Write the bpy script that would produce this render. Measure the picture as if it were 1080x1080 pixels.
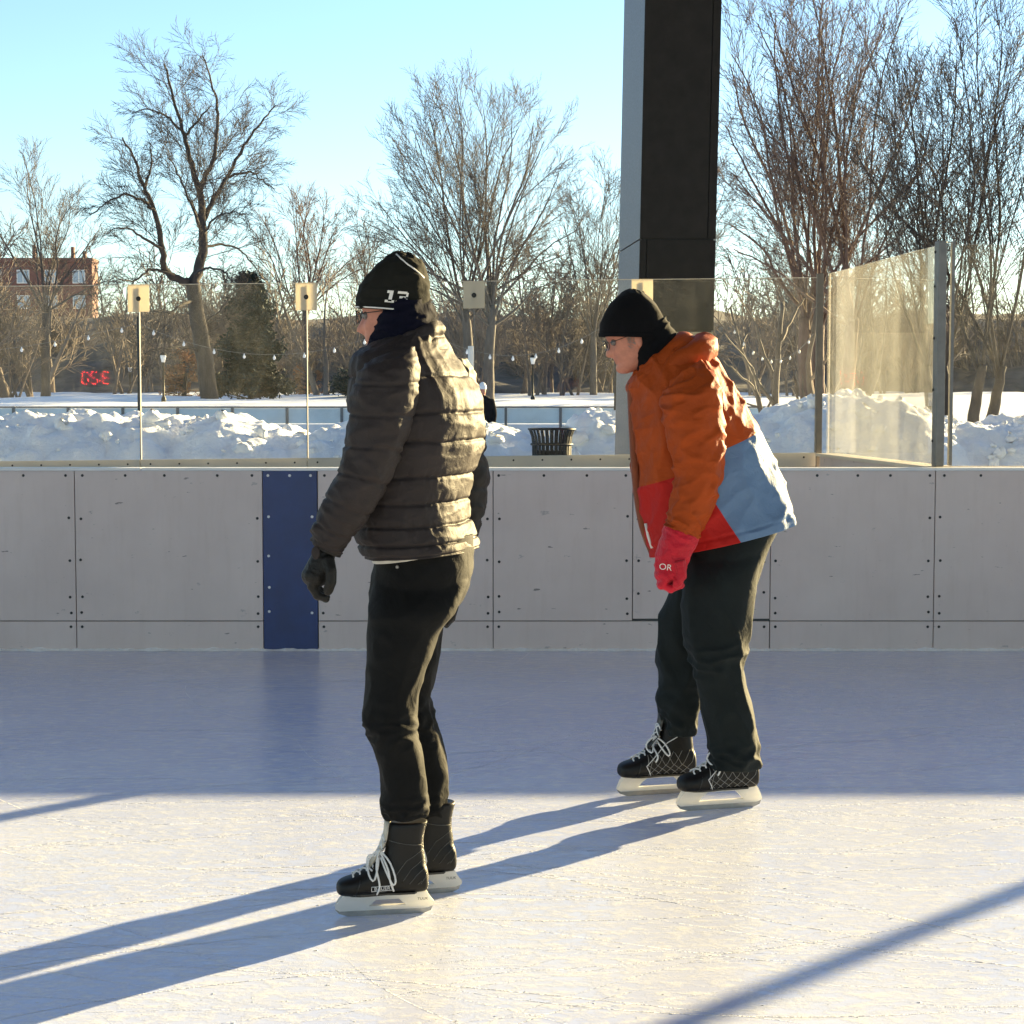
import bpy, bmesh, math, random
import numpy as np
from math import sin, cos, tan, atan, pi, radians, sqrt, exp
from mathutils import Vector, Matrix, noise

scene = bpy.context.scene
for o in list(bpy.data.objects):
    bpy.data.objects.remove(o)
C = scene.collection

# ------------------------------------------------------------------ camera
CAM_H = 1.45
F_PX = 1860.0                      # focal length in pixels of a 1080 px wide picture
PITCH = atan(120.0 / F_PX)
cam_d = bpy.data.cameras.new('camera')
cam_d.sensor_width = 36.0
cam_d.lens = 36.0 * F_PX / 1080.0
cam_d.clip_end = 3000.0
cam = bpy.data.objects.new('camera', cam_d)
cam.location = (0, 0, CAM_H)
cam.rotation_euler = (pi / 2 - PITCH, 0, 0)
C.objects.link(cam)
scene.camera = cam

# ------------------------------------------------------------------ sky, sun, exposure
SUN_EL = radians(11.3)
SUN_AZ = radians(44.8)             # from +Y towards +X
world = bpy.data.worlds.new('World')
scene.world = world
world.use_nodes = True
wn = world.node_tree.nodes
wl = world.node_tree.links
wn.clear()
sky = wn.new('ShaderNodeTexSky')
sky.sky_type = 'NISHITA'
sky.sun_disc = False
sky.sun_elevation = SUN_EL
sky.sun_rotation = SUN_AZ
sky.altitude = 50
sky.air_density = 1.0
sky.dust_density = 0.1
sky.ozone_density = 2.6
bg = wn.new('ShaderNodeBackground')
bg.inputs['Strength'].default_value = 0.038
wo = wn.new('ShaderNodeOutputWorld')
wl.new(sky.outputs[0], bg.inputs[0])
wl.new(bg.outputs[0], wo.inputs[0])

sun_d = bpy.data.lights.new('sun', 'SUN')
sun_d.energy = 3.2
sun_d.angle = radians(0.55)
sun_d.color = (1.0, 0.78, 0.40)
sun = bpy.data.objects.new('sun', sun_d)
SUN = Vector((sin(SUN_AZ) * cos(SUN_EL), cos(SUN_AZ) * cos(SUN_EL), sin(SUN_EL)))
sun.rotation_euler = (-SUN).to_track_quat('-Z', 'Y').to_euler()
sun.location = SUN * 60
C.objects.link(sun)

scene.view_settings.view_transform = 'Standard'
scene.view_settings.look = 'None'
scene.view_settings.exposure = 2.98
scene.view_settings.gamma = 1.0
scene.view_settings.use_curve_mapping = False
scene.render.engine = 'CYCLES'
scene.cycles.transparent_max_bounces = 16
scene.cycles.max_bounces = 8

# ------------------------------------------------------------------ helpers
CP, SP = cos(PITCH), sin(PITCH)
def W(px, py, Y):
    """world point at distance Y that the photograph shows at (px, py)"""
    x = (px - 540.0) / F_PX
    y = -(py - 540.0) / F_PX
    d = (x, CP + y * SP, -SP + y * CP)
    t = Y / d[1]
    return Vector((d[0] * t, Y, CAM_H + d[2] * t))
def FL(px, py, z=0.0):
    """world point on the level z"""
    x = (px - 540.0) / F_PX
    y = -(py - 540.0) / F_PX
    d = (x, CP + y * SP, -SP + y * CP)
    t = (z - CAM_H) / d[2]
    return Vector((d[0] * t, d[1] * t, z))
def XW(px, Y):
    return W(px, 420, Y).x

def tag(o, label=None, cat=None, group=None, kind=None):
    if label: o['label'] = label
    if cat: o['category'] = cat
    if group: o['group'] = group
    if kind: o['kind'] = kind
    return o
def root_loc(o):
    while o.parent: o = o.parent
    return o.location
def empty(name, loc, label, cat, group=None):
    o = bpy.data.objects.new(name, None)
    o.empty_display_size = 0.2
    o.location = loc
    C.objects.link(o)
    return tag(o, label, cat, group)
def link_mesh(name, me, mat, parent=None, loc=None, smooth=True):
    """me has world coordinates; parts are stored relative to their thing's base"""
    o = bpy.data.objects.new(name, me)
    base = Vector(root_loc(parent)) if parent else Vector(loc or (0, 0, 0))
    me.transform(Matrix.Translation(-base))
    if parent: o.parent = parent
    else: o.location = base
    if mat:
        if isinstance(mat, (list, tuple)):
            for m in mat: me.materials.append(m)
        else: me.materials.append(mat)
    if smooth:
        me.polygons.foreach_set('use_smooth', [True] * len(me.polygons))
    me.update()
    C.objects.link(o)
    return o
def mesh_from(v, f, fix=False):
    me = bpy.data.meshes.new('m')
    me.from_pydata([tuple(p) for p in v] if not isinstance(v, np.ndarray) else v.tolist(), [], f)
    if fix:
        bm = bmesh.new(); bm.from_mesh(me)
        bmesh.ops.recalc_face_normals(bm, faces=bm.faces)
        bm.to_mesh(me); bm.free()
    me.update()
    return me
def remesh(v, f, vox, it=2, fac=0.5):
    me = mesh_from(v, f, True)
    o = bpy.data.objects.new('tmp', me); C.objects.link(o)
    m = o.modifiers.new('r', 'REMESH'); m.mode = 'VOXEL'; m.voxel_size = vox
    if it:
        s = o.modifiers.new('s', 'SMOOTH'); s.iterations = it; s.factor = fac
    dg = bpy.context.evaluated_depsgraph_get()
    me2 = bpy.data.meshes.new_from_object(o.evaluated_get(dg))
    bpy.data.objects.remove(o); bpy.data.meshes.remove(me)
    return me2
def displace(me, fn):
    n = len(me.vertices)
    co = np.empty(n * 3); me.vertices.foreach_get('co', co); co = co.reshape(-1, 3)
    no = np.empty(n * 3); me.vertices.foreach_get('normal', no); no = no.reshape(-1, 3)
    d = np.array([fn(Vector(p), Vector(q)) for p, q in zip(co, no)])
    co += no * d[:, None]
    me.vertices.foreach_set('co', co.ravel()); me.update()

class MB:
    def __init__(s): s.v = []; s.f = []
    def box(s, x0, x1, y0, y1, z0, z1):
        n = len(s.v)
        s.v += [(x0,y0,z0),(x1,y0,z0),(x1,y1,z0),(x0,y1,z0),(x0,y0,z1),(x1,y0,z1),(x1,y1,z1),(x0,y1,z1)]
        s.f += [tuple(n + i for i in q) for q in ((3,2,1,0),(4,5,6,7),(0,1,5,4),(1,2,6,5),(2,3,7,6),(3,0,4,7))]
        return s
    def prism(s, pts, a, b):
        """outline pts (list of Vector) extruded from +a to +b (Vectors)"""
        n = len(s.v); k = len(pts)
        s.v += [tuple(p + a) for p in pts] + [tuple(p + b) for p in pts]
        s.f.append(tuple(range(n, n + k))); s.f.append(tuple(range(n + 2 * k - 1, n + k - 1, -1)))
        for i in range(k):
            j = (i + 1) % k
            s.f.append((n + i, n + k + i, n + k + j, n + j))
        return s
    def tube(s, pts, rad, k=6, cap=True):
        pts = [Vector(p) for p in pts]; m = len(pts)
        if not isinstance(rad, (list, tuple)): rad = [rad] * m
        n = len(s.v)
        t = (pts[1] - pts[0]).normalized()
        a = t.orthogonal().normalized()
        for i in range(m):
            if i == 0: t = pts[1] - pts[0]
            elif i == m - 1: t = pts[-1] - pts[-2]
            else: t = pts[i + 1] - pts[i - 1]
            if t.length < 1e-9: t = Vector((0, 0, 1))
            t.normalize()
            a = a - t * a.dot(t)
            if a.length < 1e-6: a = t.orthogonal()
            a.normalize(); b = t.cross(a)
            for j in range(k):
                q = 2 * pi * j / k
                s.v.append(tuple(pts[i] + (a * cos(q) + b * sin(q)) * rad[i]))
        for i in range(m - 1):
            for j in range(k):
                jj = (j + 1) % k
                s.f.append((n + i*k + j, n + i*k + jj, n + (i+1)*k + jj, n + (i+1)*k + j))
        if cap:
            s.f.append(tuple(n + j for j in reversed(range(k))))
            s.f.append(tuple(n + (m-1)*k + j for j in range(k)))
        return s
    def ball(s, c, r, nu=12, nv=8):
        if not isinstance(r, (list, tuple)): r = (r, r, r)
        n = len(s.v)
        for i in range(nv + 1):
            th = pi * i / nv
            for j in range(nu):
                ph = 2 * pi * j / nu
                s.v.append((c[0] + r[0]*sin(th)*cos(ph), c[1] + r[1]*sin(th)*sin(ph), c[2] + r[2]*cos(th)))
        for i in range(nv):
            for j in range(nu):
                jj = (j + 1) % nu
                s.f.append((n + i*nu + j, n + (i+1)*nu + j, n + (i+1)*nu + jj, n + i*nu + jj))
        return s
    def lathe(s, c, prof, k=16):
        n = len(s.v)
        for (r, z) in prof:
            for j in range(k):
                q = 2*pi*j/k
                s.v.append((c[0] + r*cos(q), c[1] + r*sin(q), c[2] + z))
        for i in range(len(prof) - 1):
            for j in range(k):
                jj = (j+1) % k
                s.f.append((n+i*k+j, n+i*k+jj, n+(i+1)*k+jj, n+(i+1)*k+j))
        s.f.append(tuple(n + j for j in reversed(range(k))))
        s.f.append(tuple(n + (len(prof)-1)*k + j for j in range(k)))
        return s
    def build(s, name, mat, parent=None, loc=None, smooth=False, bevel=0.0, fix=False):
        me = mesh_from(s.v, s.f, fix)
        if bevel:
            bm = bmesh.new(); bm.from_mesh(me)
            bmesh.ops.bevel(bm, geom=list(bm.edges), offset=bevel, segments=1, affect='EDGES')
            bm.to_mesh(me); bm.free()
        return link_mesh(name, me, mat, parent, loc, smooth)

# ------------------------------------------------------------------ materials
def nd(nt, t, **kw):
    n = nt.nodes.new(t)
    for k, v in kw.items():
        if k == 'op': n.operation = v
        elif isinstance(v, (int, float, tuple)) and k in n.inputs: n.inputs[k].default_value = v
    return n
def mat_new(name):
    m = bpy.data.materials.new(name); m.use_nodes = True
    return m, m.node_tree, m.node_tree.nodes['Principled BSDF']
def ramp(nt, src, stops):
    r = nt.nodes.new('ShaderNodeValToRGB')
    el = r.color_ramp.elements
    while len(el) < len(stops): el.new(0.5)
    for e, (p, c) in zip(el, stops):
        e.position = p; e.color = c if len(c) == 4 else (*c, 1)
    nt.links.new(src, r.inputs[0])
    return r
def noise_n(nt, scale, detail=4, rough=0.55, stretch=None, coord='Object', dist=0.0):
    tc = nt.nodes.new('ShaderNodeTexCoord')
    out = tc.outputs[coord]
    if stretch:
        mp = nt.nodes.new('ShaderNodeMapping')
        mp.inputs['Scale'].default_value = stretch
        nt.links.new(out, mp.inputs[0]); out = mp.outputs[0]
    n = nt.nodes.new('ShaderNodeTexNoise')
    n.inputs['Scale'].default_value = scale; n.inputs['Detail'].default_value = detail
    n.inputs['Roughness'].default_value = rough; n.inputs['Distortion'].default_value = dist
    nt.links.new(out, n.inputs['Vector'])
    return n
def bump(nt, bsdf, src, strength, dist, prev=None):
    b = nt.nodes.new('ShaderNodeBump')
    b.inputs['Strength'].default_value = strength; b.inputs['Distance'].default_value = dist
    nt.links.new(src, b.inputs['Height'])
    if prev: nt.links.new(prev.outputs[0], b.inputs['Normal'])
    if bsdf: nt.links.new(b.outputs[0], bsdf.inputs['Normal'])
    return b
def simple(name, col, rough=0.6, metal=0.0, var=0.25, scale=8.0, bstr=0.0, bscale=60.0, bdist=0.002, stretch=None, spec=0.5):
    m, nt, p = mat_new(name)
    n = noise_n(nt, scale, 5, 0.6, stretch)
    lo = tuple(c * (1 - var) for c in col); hi = tuple(min(1, c * (1 + var)) for c in col)
    r = ramp(nt, n.outputs[0], [(0.3, lo), (0.7, hi)])
    nt.links.new(r.outputs[0], p.inputs['Base Color'])
    p.inputs['Roughness'].default_value = rough; p.inputs['Metallic'].default_value = metal
    p.inputs['Specular IOR Level'].default_value = spec
    if bstr:
        n2 = noise_n(nt, bscale, 3, 0.6, stretch)
        bump(nt, p, n2.outputs[0], bstr, bdist)
    return m
def fabric(name, col, rough=0.8, weave=900.0, wr=0.35, var=0.18, sheen=0.15, wscale=14.0, spec=0.3):
    m, nt, p = mat_new(name)
    n = noise_n(nt, 9.0, 5, 0.6)
    lo = tuple(c * (1 - var) for c in col); hi = tuple(min(1, c * (1 + var)) for c in col)
    r = ramp(nt, n.outputs[0], [(0.3, lo), (0.7, hi)])
    nt.links.new(r.outputs[0], p.inputs['Base Color'])
    p.inputs['Roughness'].default_value = rough
    p.inputs['Specular IOR Level'].default_value = spec
    p.inputs['Sheen Weight'].default_value = sheen
    n1 = noise_n(nt, wscale, 4, 0.55, None, 'Object', 0.6)
    b1 = bump(nt, None, n1.outputs[0], wr, 0.012)
    n2 = noise_n(nt, weave, 2, 0.5)
    bump(nt, p, n2.outputs[0], 0.25, 0.0008, b1)
    return m

M = {}
# ice: milky sheet with skate cuts, scraped snow and a wet gloss
def ice_material():
    m, nt, p = mat_new('ice')
    big = noise_n(nt, 0.9, 5, 0.6, (1, 1.6, 1))
    r = ramp(nt, big.outputs[0], [(0.25, (0.53, 0.60, 0.90)), (0.55, (0.63, 0.69, 0.93)), (0.8, (0.73, 0.77, 0.94))])
    # scratches: two long-stretched noises, thin ridges kept
    col = r.outputs[0]
    prevb = None
    fl = noise_n(nt, 26.0, 6, 0.72, (0.55, 1, 1))
    fr = ramp(nt, fl.outputs[0], [(0.46, (0, 0, 0)), (0.74, (1, 1, 1))])
    for (ang, sc, st, lo, hi) in ((0.25, 7.0, (0.05, 1.6, 1), 0.485, 0.5), (-0.18, 9.0, (0.045, 1.5, 1), 0.487, 0.5), (0.9, 5.0, (0.06, 1.4, 1), 0.49, 0.5), (-0.75, 5.0, (0.05, 1.4, 1), 0.49, 0.5)):
        tc = nt.nodes.new('ShaderNodeTexCoord')
        rot = nt.nodes.new('ShaderNodeMapping'); rot.inputs['Rotation'].default_value = (0, 0, ang)
        sc_n = nt.nodes.new('ShaderNodeMapping'); sc_n.inputs['Scale'].default_value = st
        nt.links.new(tc.outputs['Object'], rot.inputs[0]); nt.links.new(rot.outputs[0], sc_n.inputs[0])
        n = nt.nodes.new('ShaderNodeTexNoise'); n.inputs['Scale'].default_value = sc; n.inputs['Detail'].default_value = 3
        nt.links.new(sc_n.outputs[0], n.inputs['Vector'])
        rr = ramp(nt, n.outputs[0], [(lo, (0, 0, 0)), ((lo + hi) / 2, (1, 1, 1)), (hi, (0, 0, 0))])
        mx = nt.nodes.new('ShaderNodeMix'); mx.data_type = 'RGBA'
        mul = nt.nodes.new('ShaderNodeMath'); mul.operation = 'MULTIPLY'; mul.inputs[1].default_value = 0.28
        nt.links.new(rr.outputs[0], mul.inputs[0])
        nt.links.new(mul.outputs[0], mx.inputs[0]); nt.links.new(col, mx.inputs[6]); mx.inputs[7].default_value = (0.90, 0.92, 0.94, 1)
        col = mx.outputs[2]
        prevb = bump(nt, None, rr.outputs[0], 0.10, 0.001, prevb)
    mx = nt.nodes.new('ShaderNodeMix'); mx.data_type = 'RGBA'
    nt.links.new(fr.outputs[0], mx.inputs[0]); nt.links.new(col, mx.inputs[6]); mx.inputs[7].default_value = (0.93, 0.94, 0.95, 1)
    nt.links.new(mx.outputs[2], p.inputs['Base Color'])
    b1 = bump(nt, None, fr.outputs[0], 0.22, 0.0045, prevb)
    g = noise_n(nt, 150.0, 4, 0.65)
    b2 = bump(nt, None, g.outputs[0], 0.15, 0.0013, b1)
    w = noise_n(nt, 6.0, 4, 0.6, (0.7, 1, 1))
    bump(nt, p, w.outputs[0], 0.10, 0.004, b2)
    ro = ramp(nt, big.outputs[0], [(0.3, (0.06, 0.06, 0.06)), (0.7, (0.19, 0.19, 0.19))])
    nt.links.new(ro.outputs[0], p.inputs['Roughness'])
    p.inputs['IOR'].default_value = 1.31
    p.inputs['Specular IOR Level'].default_value = 0.5
    return m
M['ice'] = ice_material()
def snow_material():
    m, nt, p = mat_new('snow')
    n = noise_n(nt, 1.6, 6, 0.6)
    r = ramp(nt, n.outputs[0], [(0.3, (0.84, 0.86, 0.89)), (0.7, (0.93, 0.94, 0.95))])
    nt.links.new(r.outputs[0], p.inputs['Base Color'])
    p.inputs['Roughness'].default_value = 0.85
    p.inputs['Specular IOR Level'].default_value = 0.2
    n1 = noise_n(nt, 7.0, 6, 0.65)
    b = bump(nt, None, n1.outputs[0], 0.7, 0.08)
    n2 = noise_n(nt, 60.0, 3, 0.6)
    bump(nt, p, n2.outputs[0], 0.4, 0.01, b)
    return m
M['snow'] = snow_material()

def board_material():
    """off-white polyethylene boards with puck scuffs"""
    m, nt, p = mat_new('white_board')
    n = noise_n(nt, 1.8, 5, 0.6)
    r = ramp(nt, n.outputs[0], [(0.3, (0.57, 0.475, 0.445)), (0.7, (0.65, 0.55, 0.515))])
    sc = noise_n(nt, 16.0, 5, 0.7, (0.5, 1, 1))
    sr = ramp(nt, sc.outputs[0], [(0.645, (0, 0, 0)), (0.69, (1, 1, 1))])
    mx = nt.nodes.new('ShaderNodeMix'); mx.data_type = 'RGBA'
    mul = nt.nodes.new('ShaderNodeMath'); mul.operation = 'MULTIPLY'; mul.inputs[1].default_value = 0.55
    nt.links.new(sr.outputs[0], mul.inputs[0]); nt.links.new(mul.outputs[0], mx.inputs[0])
    nt.links.new(r.outputs[0], mx.inputs[6]); mx.inputs[7].default_value = (0.20, 0.20, 0.21, 1)
    pk = noise_n(nt, 30.0, 3, 0.5, (0.35, 1, 1.2))
    pr_ = ramp(nt, pk.outputs[0], [(0.70, (0, 0, 0)), (0.73, (0.7, 0.7, 0.7))])
    mxp = nt.nodes.new('ShaderNodeMix'); mxp.data_type = 'RGBA'
    nt.links.new(pr_.outputs[0], mxp.inputs[0]); nt.links.new(mx.outputs[2], mxp.inputs[6]); mxp.inputs[7].default_value = (0.05, 0.05, 0.05, 1)
    mx = mxp
    st = noise_n(nt, 3.0, 6, 0.7, (6, 1, 0.7))
    str_ = ramp(nt, st.outputs[0], [(0.50, (1, 1, 1)), (0.72, (0.95, 0.94, 0.93))])
    mm = nt.nodes.new('ShaderNodeMix'); mm.data_type = 'RGBA'; mm.blend_type = 'MULTIPLY'; mm.inputs[0].default_value = 1
    nt.links.new(mx.outputs[2], mm.inputs[6]); nt.links.new(str_.outputs[0], mm.inputs[7])
    nt.links.new(mm.outputs[2], p.inputs['Base Color'])
    p.inputs['Roughness'].default_value = 0.38
    b1 = noise_n(nt, 2.2, 3, 0.5)
    b = bump(nt, None, b1.outputs[0], 0.25, 0.02)
    b2 = noise_n(nt, 90, 4, 0.6, (1, 1, 0.3))
    bump(nt, p, b2.outputs[0], 0.08, 0.001, b)
    return m
M['board'] = board_material()
def translucent_board(nm='cream_plastic', amt=0.22):
    m, nt, p = mat_new(nm)
    p.inputs['Base Color'].default_value = (0.62, 0.58, 0.50, 1); p.inputs['Roughness'].default_value = 0.5
    n = noise_n(nt, 3.0, 5, 0.6)
    r = ramp(nt, n.outputs[0], [(0.3, (0.55, 0.52, 0.46)), (0.7, (0.66, 0.62, 0.55))])
    nt.links.new(r.outputs[0], p.inputs['Base Color'])
    t = nt.nodes.new('ShaderNodeBsdfTranslucent'); t.inputs[0].default_value = (0.80, 0.74, 0.62, 1)
    mx = nt.nodes.new('ShaderNodeMixShader'); mx.inputs[0].default_value = amt
    nt.links.new(p.outputs[0], mx.inputs[1]); nt.links.new(t.outputs[0], mx.inputs[2])
    nt.links.new(mx.outputs[0], nt.nodes['Material Output'].inputs[0])
    return m
M['cream'] = translucent_board()
M['white_plate'] = translucent_board('white_clamp_plate', 0.5)
M['cap'] = simple('white_cap', (0.74, 0.74, 0.73), 0.35, 0, 0.06, 6)
M['blue'] = simple('blue_board', (0.006, 0.026, 0.125), 0.38, 0, 0.22, 5, 0.1, 50)
M['bolt'] = simple('dark_bolt', (0.03, 0.03, 0.03), 0.5, 0.4, 0.2)
M['white_bolt'] = simple('white_bolt', (0.75, 0.75, 0.75), 0.4, 0, 0.1)
M['dark_core'] = simple('board_frame', (0.10, 0.10, 0.10), 0.7, 0.2, 0.2)
M['post'] = simple('grey_post', (0.17, 0.165, 0.16), 0.45, 0.5, 0.15, 12)
M['plate'] = simple('cream_plate', (0.70, 0.67, 0.58), 0.55, 0, 0.15, 14)
M['post_dark'] = simple('dark_gasket', (0.13, 0.12, 0.11), 0.6, 0.2, 0.2)

def glass_mat(name, haze, lo, hi, tint=(0.90, 0.88, 0.80), band=None):
    """clear acrylic sheet whose dust and scratches scatter light"""
    m, nt, p = mat_new(name)
    nt.nodes.remove(p)
    tr = nt.nodes.new('ShaderNodeBsdfTransparent'); tr.inputs[0].default_value = (0.975, 0.975, 0.965, 1)
    tl = nt.nodes.new('ShaderNodeBsdfTranslucent'); tl.inputs[0].default_value = (*tint, 1)
    df = nt.nodes.new('ShaderNodeBsdfDiffuse'); df.inputs[0].default_value = (*tint, 1)
    dm = nt.nodes.new('ShaderNodeMixShader'); dm.inputs[0].default_value = 0.65
    nt.links.new(df.outputs[0], dm.inputs[1]); nt.links.new(tl.outputs[0], dm.inputs[2])
    n = noise_n(nt, 5.0, 8, 0.7, (1, 1, 0.5))
    r = ramp(nt, n.outputs[0], [(0.35, (lo, lo, lo)), (0.75, (hi, hi, hi))])
    s1 = noise_n(nt, 14.0, 4, 0.6, (0.2, 3.0, 0.35), 'Object', 1.2)
    sr = ramp(nt, s1.outputs[0], [(0.485, (0, 0, 0)), (0.5, (1, 1, 1)), (0.515, (0, 0, 0))])
    fac = nt.nodes.new('ShaderNodeMath'); fac.operation = 'MULTIPLY_ADD'; fac.inputs[1].default_value = haze * 0.7
    nt.links.new(sr.outputs[0], fac.inputs[0]); nt.links.new(r.outputs[0], fac.inputs[2])
    out = fac.outputs[0]
    if band:
        tc = nt.nodes.new('ShaderNodeTexCoord'); sx = nt.nodes.new('ShaderNodeSeparateXYZ')
        nt.links.new(tc.outputs['Generated'], sx.inputs[0])
        br = ramp(nt, sx.outputs[1], [(band[0], (0, 0, 0)), (band[0] + 0.012, (1, 1, 1)), (band[1], (1, 1, 1)), (band[1] + 0.012, (0, 0, 0))])
        ad = nt.nodes.new('ShaderNodeMath'); ad.operation = 'MULTIPLY_ADD'; ad.inputs[1].default_value = band[2]
        nt.links.new(br.outputs[0], ad.inputs[0]); nt.links.new(out, ad.inputs[2]); out = ad.outputs[0]
    mx = nt.nodes.new('ShaderNodeMixShader')
    nt.links.new(out, mx.inputs[0]); nt.links.new(tr.outputs[0], mx.inputs[1]); nt.links.new(dm.outputs[0], mx.inputs[2])
    gl = nt.nodes.new('ShaderNodeBsdfGlossy'); gl.inputs['Roughness'].default_value = 0.0
    fr = nt.nodes.new('ShaderNodeFresnel'); fr.inputs[0].default_value = 1.45
    # a pane seen from its back face still reflects like its front face
    mg = nt.nodes.new('ShaderNodeMixShader')
    lw = nt.nodes.new('ShaderNodeLayerWeight'); lw.inputs[0].default_value = 0.18
    half = nt.nodes.new('ShaderNodeMath'); half.operation = 'MULTIPLY'; half.inputs[1].default_value = 0.45
    nt.links.new(lw.outputs['Fresnel'], half.inputs[0])
    nt.links.new(half.outputs[0], mg.inputs[0]); nt.links.new(mx.outputs[0], mg.inputs[1]); nt.links.new(gl.outputs[0], mg.inputs[2])
    nt.links.new(mg.outputs[0], nt.nodes['Material Output'].inputs[0])
    return m
M['glass'] = glass_mat('dusty_acrylic', 0.015, 0.002, 0.012, (0.9, 0.89, 0.86))
M['glass_end'] = glass_mat('scratched_acrylic', 0.10, 0.018, 0.075, (0.82, 0.82, 0.77), (0.30, 0.74, 0.028))

M['col_dark'] = simple('black_panel', (0.0105, 0.009, 0.0092), 0.5, 0.0, 0.35, 9, 0.15, 60, spec=0.22)
M['col_skylit'] = simple('skylit_panel', (0.105, 0.115, 0.145), 0.5, 0.1, 0.35, 60, 0.1, 90)  # bluish sky light on the column's sides is put into this colour
M['col_reflection'] = simple('tan_reflection', (0.28, 0.25, 0.19), 0.7, 0.0, 0.15, 12)  # tan paints the sun patch reflected in the glass
M['bark'] = simple('bark', (0.052, 0.042, 0.037), 0.9, 0, 0.35, 6, 0.6, 14, 0.03, (1, 1, 0.25))
M['bark_red'] = simple('reddish_bark', (0.125, 0.082, 0.066), 0.9, 0, 0.35, 6, 0.5, 14, 0.03, (1, 1, 0.25))
M['bark_grey'] = simple('grey_bark', (0.105, 0.09, 0.08), 0.9, 0, 0.3, 6, 0.5, 14, 0.03, (1, 1, 0.25))
M['thicket'] = simple('thicket_twigs', (0.155, 0.125, 0.105), 0.9, 0, 0.4, 0.2)
M['needle'] = simple('evergreen_leaf', (0.010, 0.026, 0.021), 0.8, 0, 0.5, 1.2)
M['dry_leaf'] = simple('dry_leaf', (0.33, 0.16, 0.075), 0.8, 0, 0.35, 1.0)
M['tan_twig'] = simple('tan_twig', (0.33, 0.25, 0.15), 0.85, 0, 0.3, 1.0)
M['litter'] = simple('leaf_litter', (0.095, 0.08, 0.066), 0.95, 0, 0.5, 0.6)
M['iron'] = simple('black_iron', (0.007, 0.0075, 0.0075), 0.5, 0.0, 0.2, spec=0.3)
M['lantern'] = simple('lantern_glass', (0.75, 0.76, 0.78), 0.3, 0, 0.05)
M['bulb'] = simple('white_bulb', (0.85, 0.85, 0.84), 0.25, 0, 0.03)
M['wire'] = simple('pale_wire', (0.20, 0.20, 0.19), 0.6, 0, 0.1)
M['farglass'] = simple('frosted_panel', (0.42, 0.55, 0.60), 0.25, 0, 0.12, 1.5)
M['farboard'] = simple('far_white_board', (0.66, 0.68, 0.70), 0.5, 0, 0.1, 2)
M['farpost'] = simple('far_post', (0.10, 0.12, 0.13), 0.5, 0.4, 0.1)
M['brick'] = simple('red_brick', (0.15, 0.075, 0.058), 0.9, 0, 0.2, 2.0)
M['window'] = simple('window_glass', (0.25, 0.30, 0.36), 0.12, 0, 0.1)
M['trim'] = simple('pale_trim', (0.6, 0.58, 0.54), 0.7, 0, 0.1)
M['roof'] = simple('roof_soffit', (0.13, 0.13, 0.15), 0.8, 0, 0.1, 1.0)
# ================================================================== ground, ice, snow
D = FL(540, 686).y                    # distance of the rink boards' front face
def gz(y):
    pts = [(-400, 0), (46, 0), (62, 1.2), (90, 1.5), (140, 2.0), (200, 3.0), (900, 6.0)]
    for (a, b), (c, d) in zip(pts, pts[1:]):
        if y <= c: return b + (d - b) * (y - a) / (c - a)
    return 6.0
def ground():
    ys = [-400, -100, -30, 0, 9, 11, 14, 17, 20, 24, 28, 32, 36, 40, 44, 46] + [46 + 2 * i for i in range(1, 50)] + [160, 200, 260, 340, 480, 700, 900]
    xs = [-600, -300, -160, -100] + [-70 + 2 * i for i in range(71)] + [100, 160, 300, 600]
    v, f = [], []
    for y in ys:
        for x in xs:
            h = gz(y) - 0.03
            if y > 46: h += 0.22 * noise.fractal(Vector((x * 0.12, y * 0.12, 0)), 0.8, 2.0, 3)
            v.append((x, y, h))
    k = len(xs)
    for i in range(len(ys) - 1):
        for j in range(k - 1):
            f.append((i*k+j, i*k+j+1, (i+1)*k+j+1, (i+1)*k+j))
    tag(link_mesh('snowy_ground', mesh_from(v, f), M['snow']), kind='structure')
ground()
b = MB(); b.box(-26, 26, -36, D + 0.05, -0.02, 0.0)
tag(b.build('ice', M['ice']), kind='structure')

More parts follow.
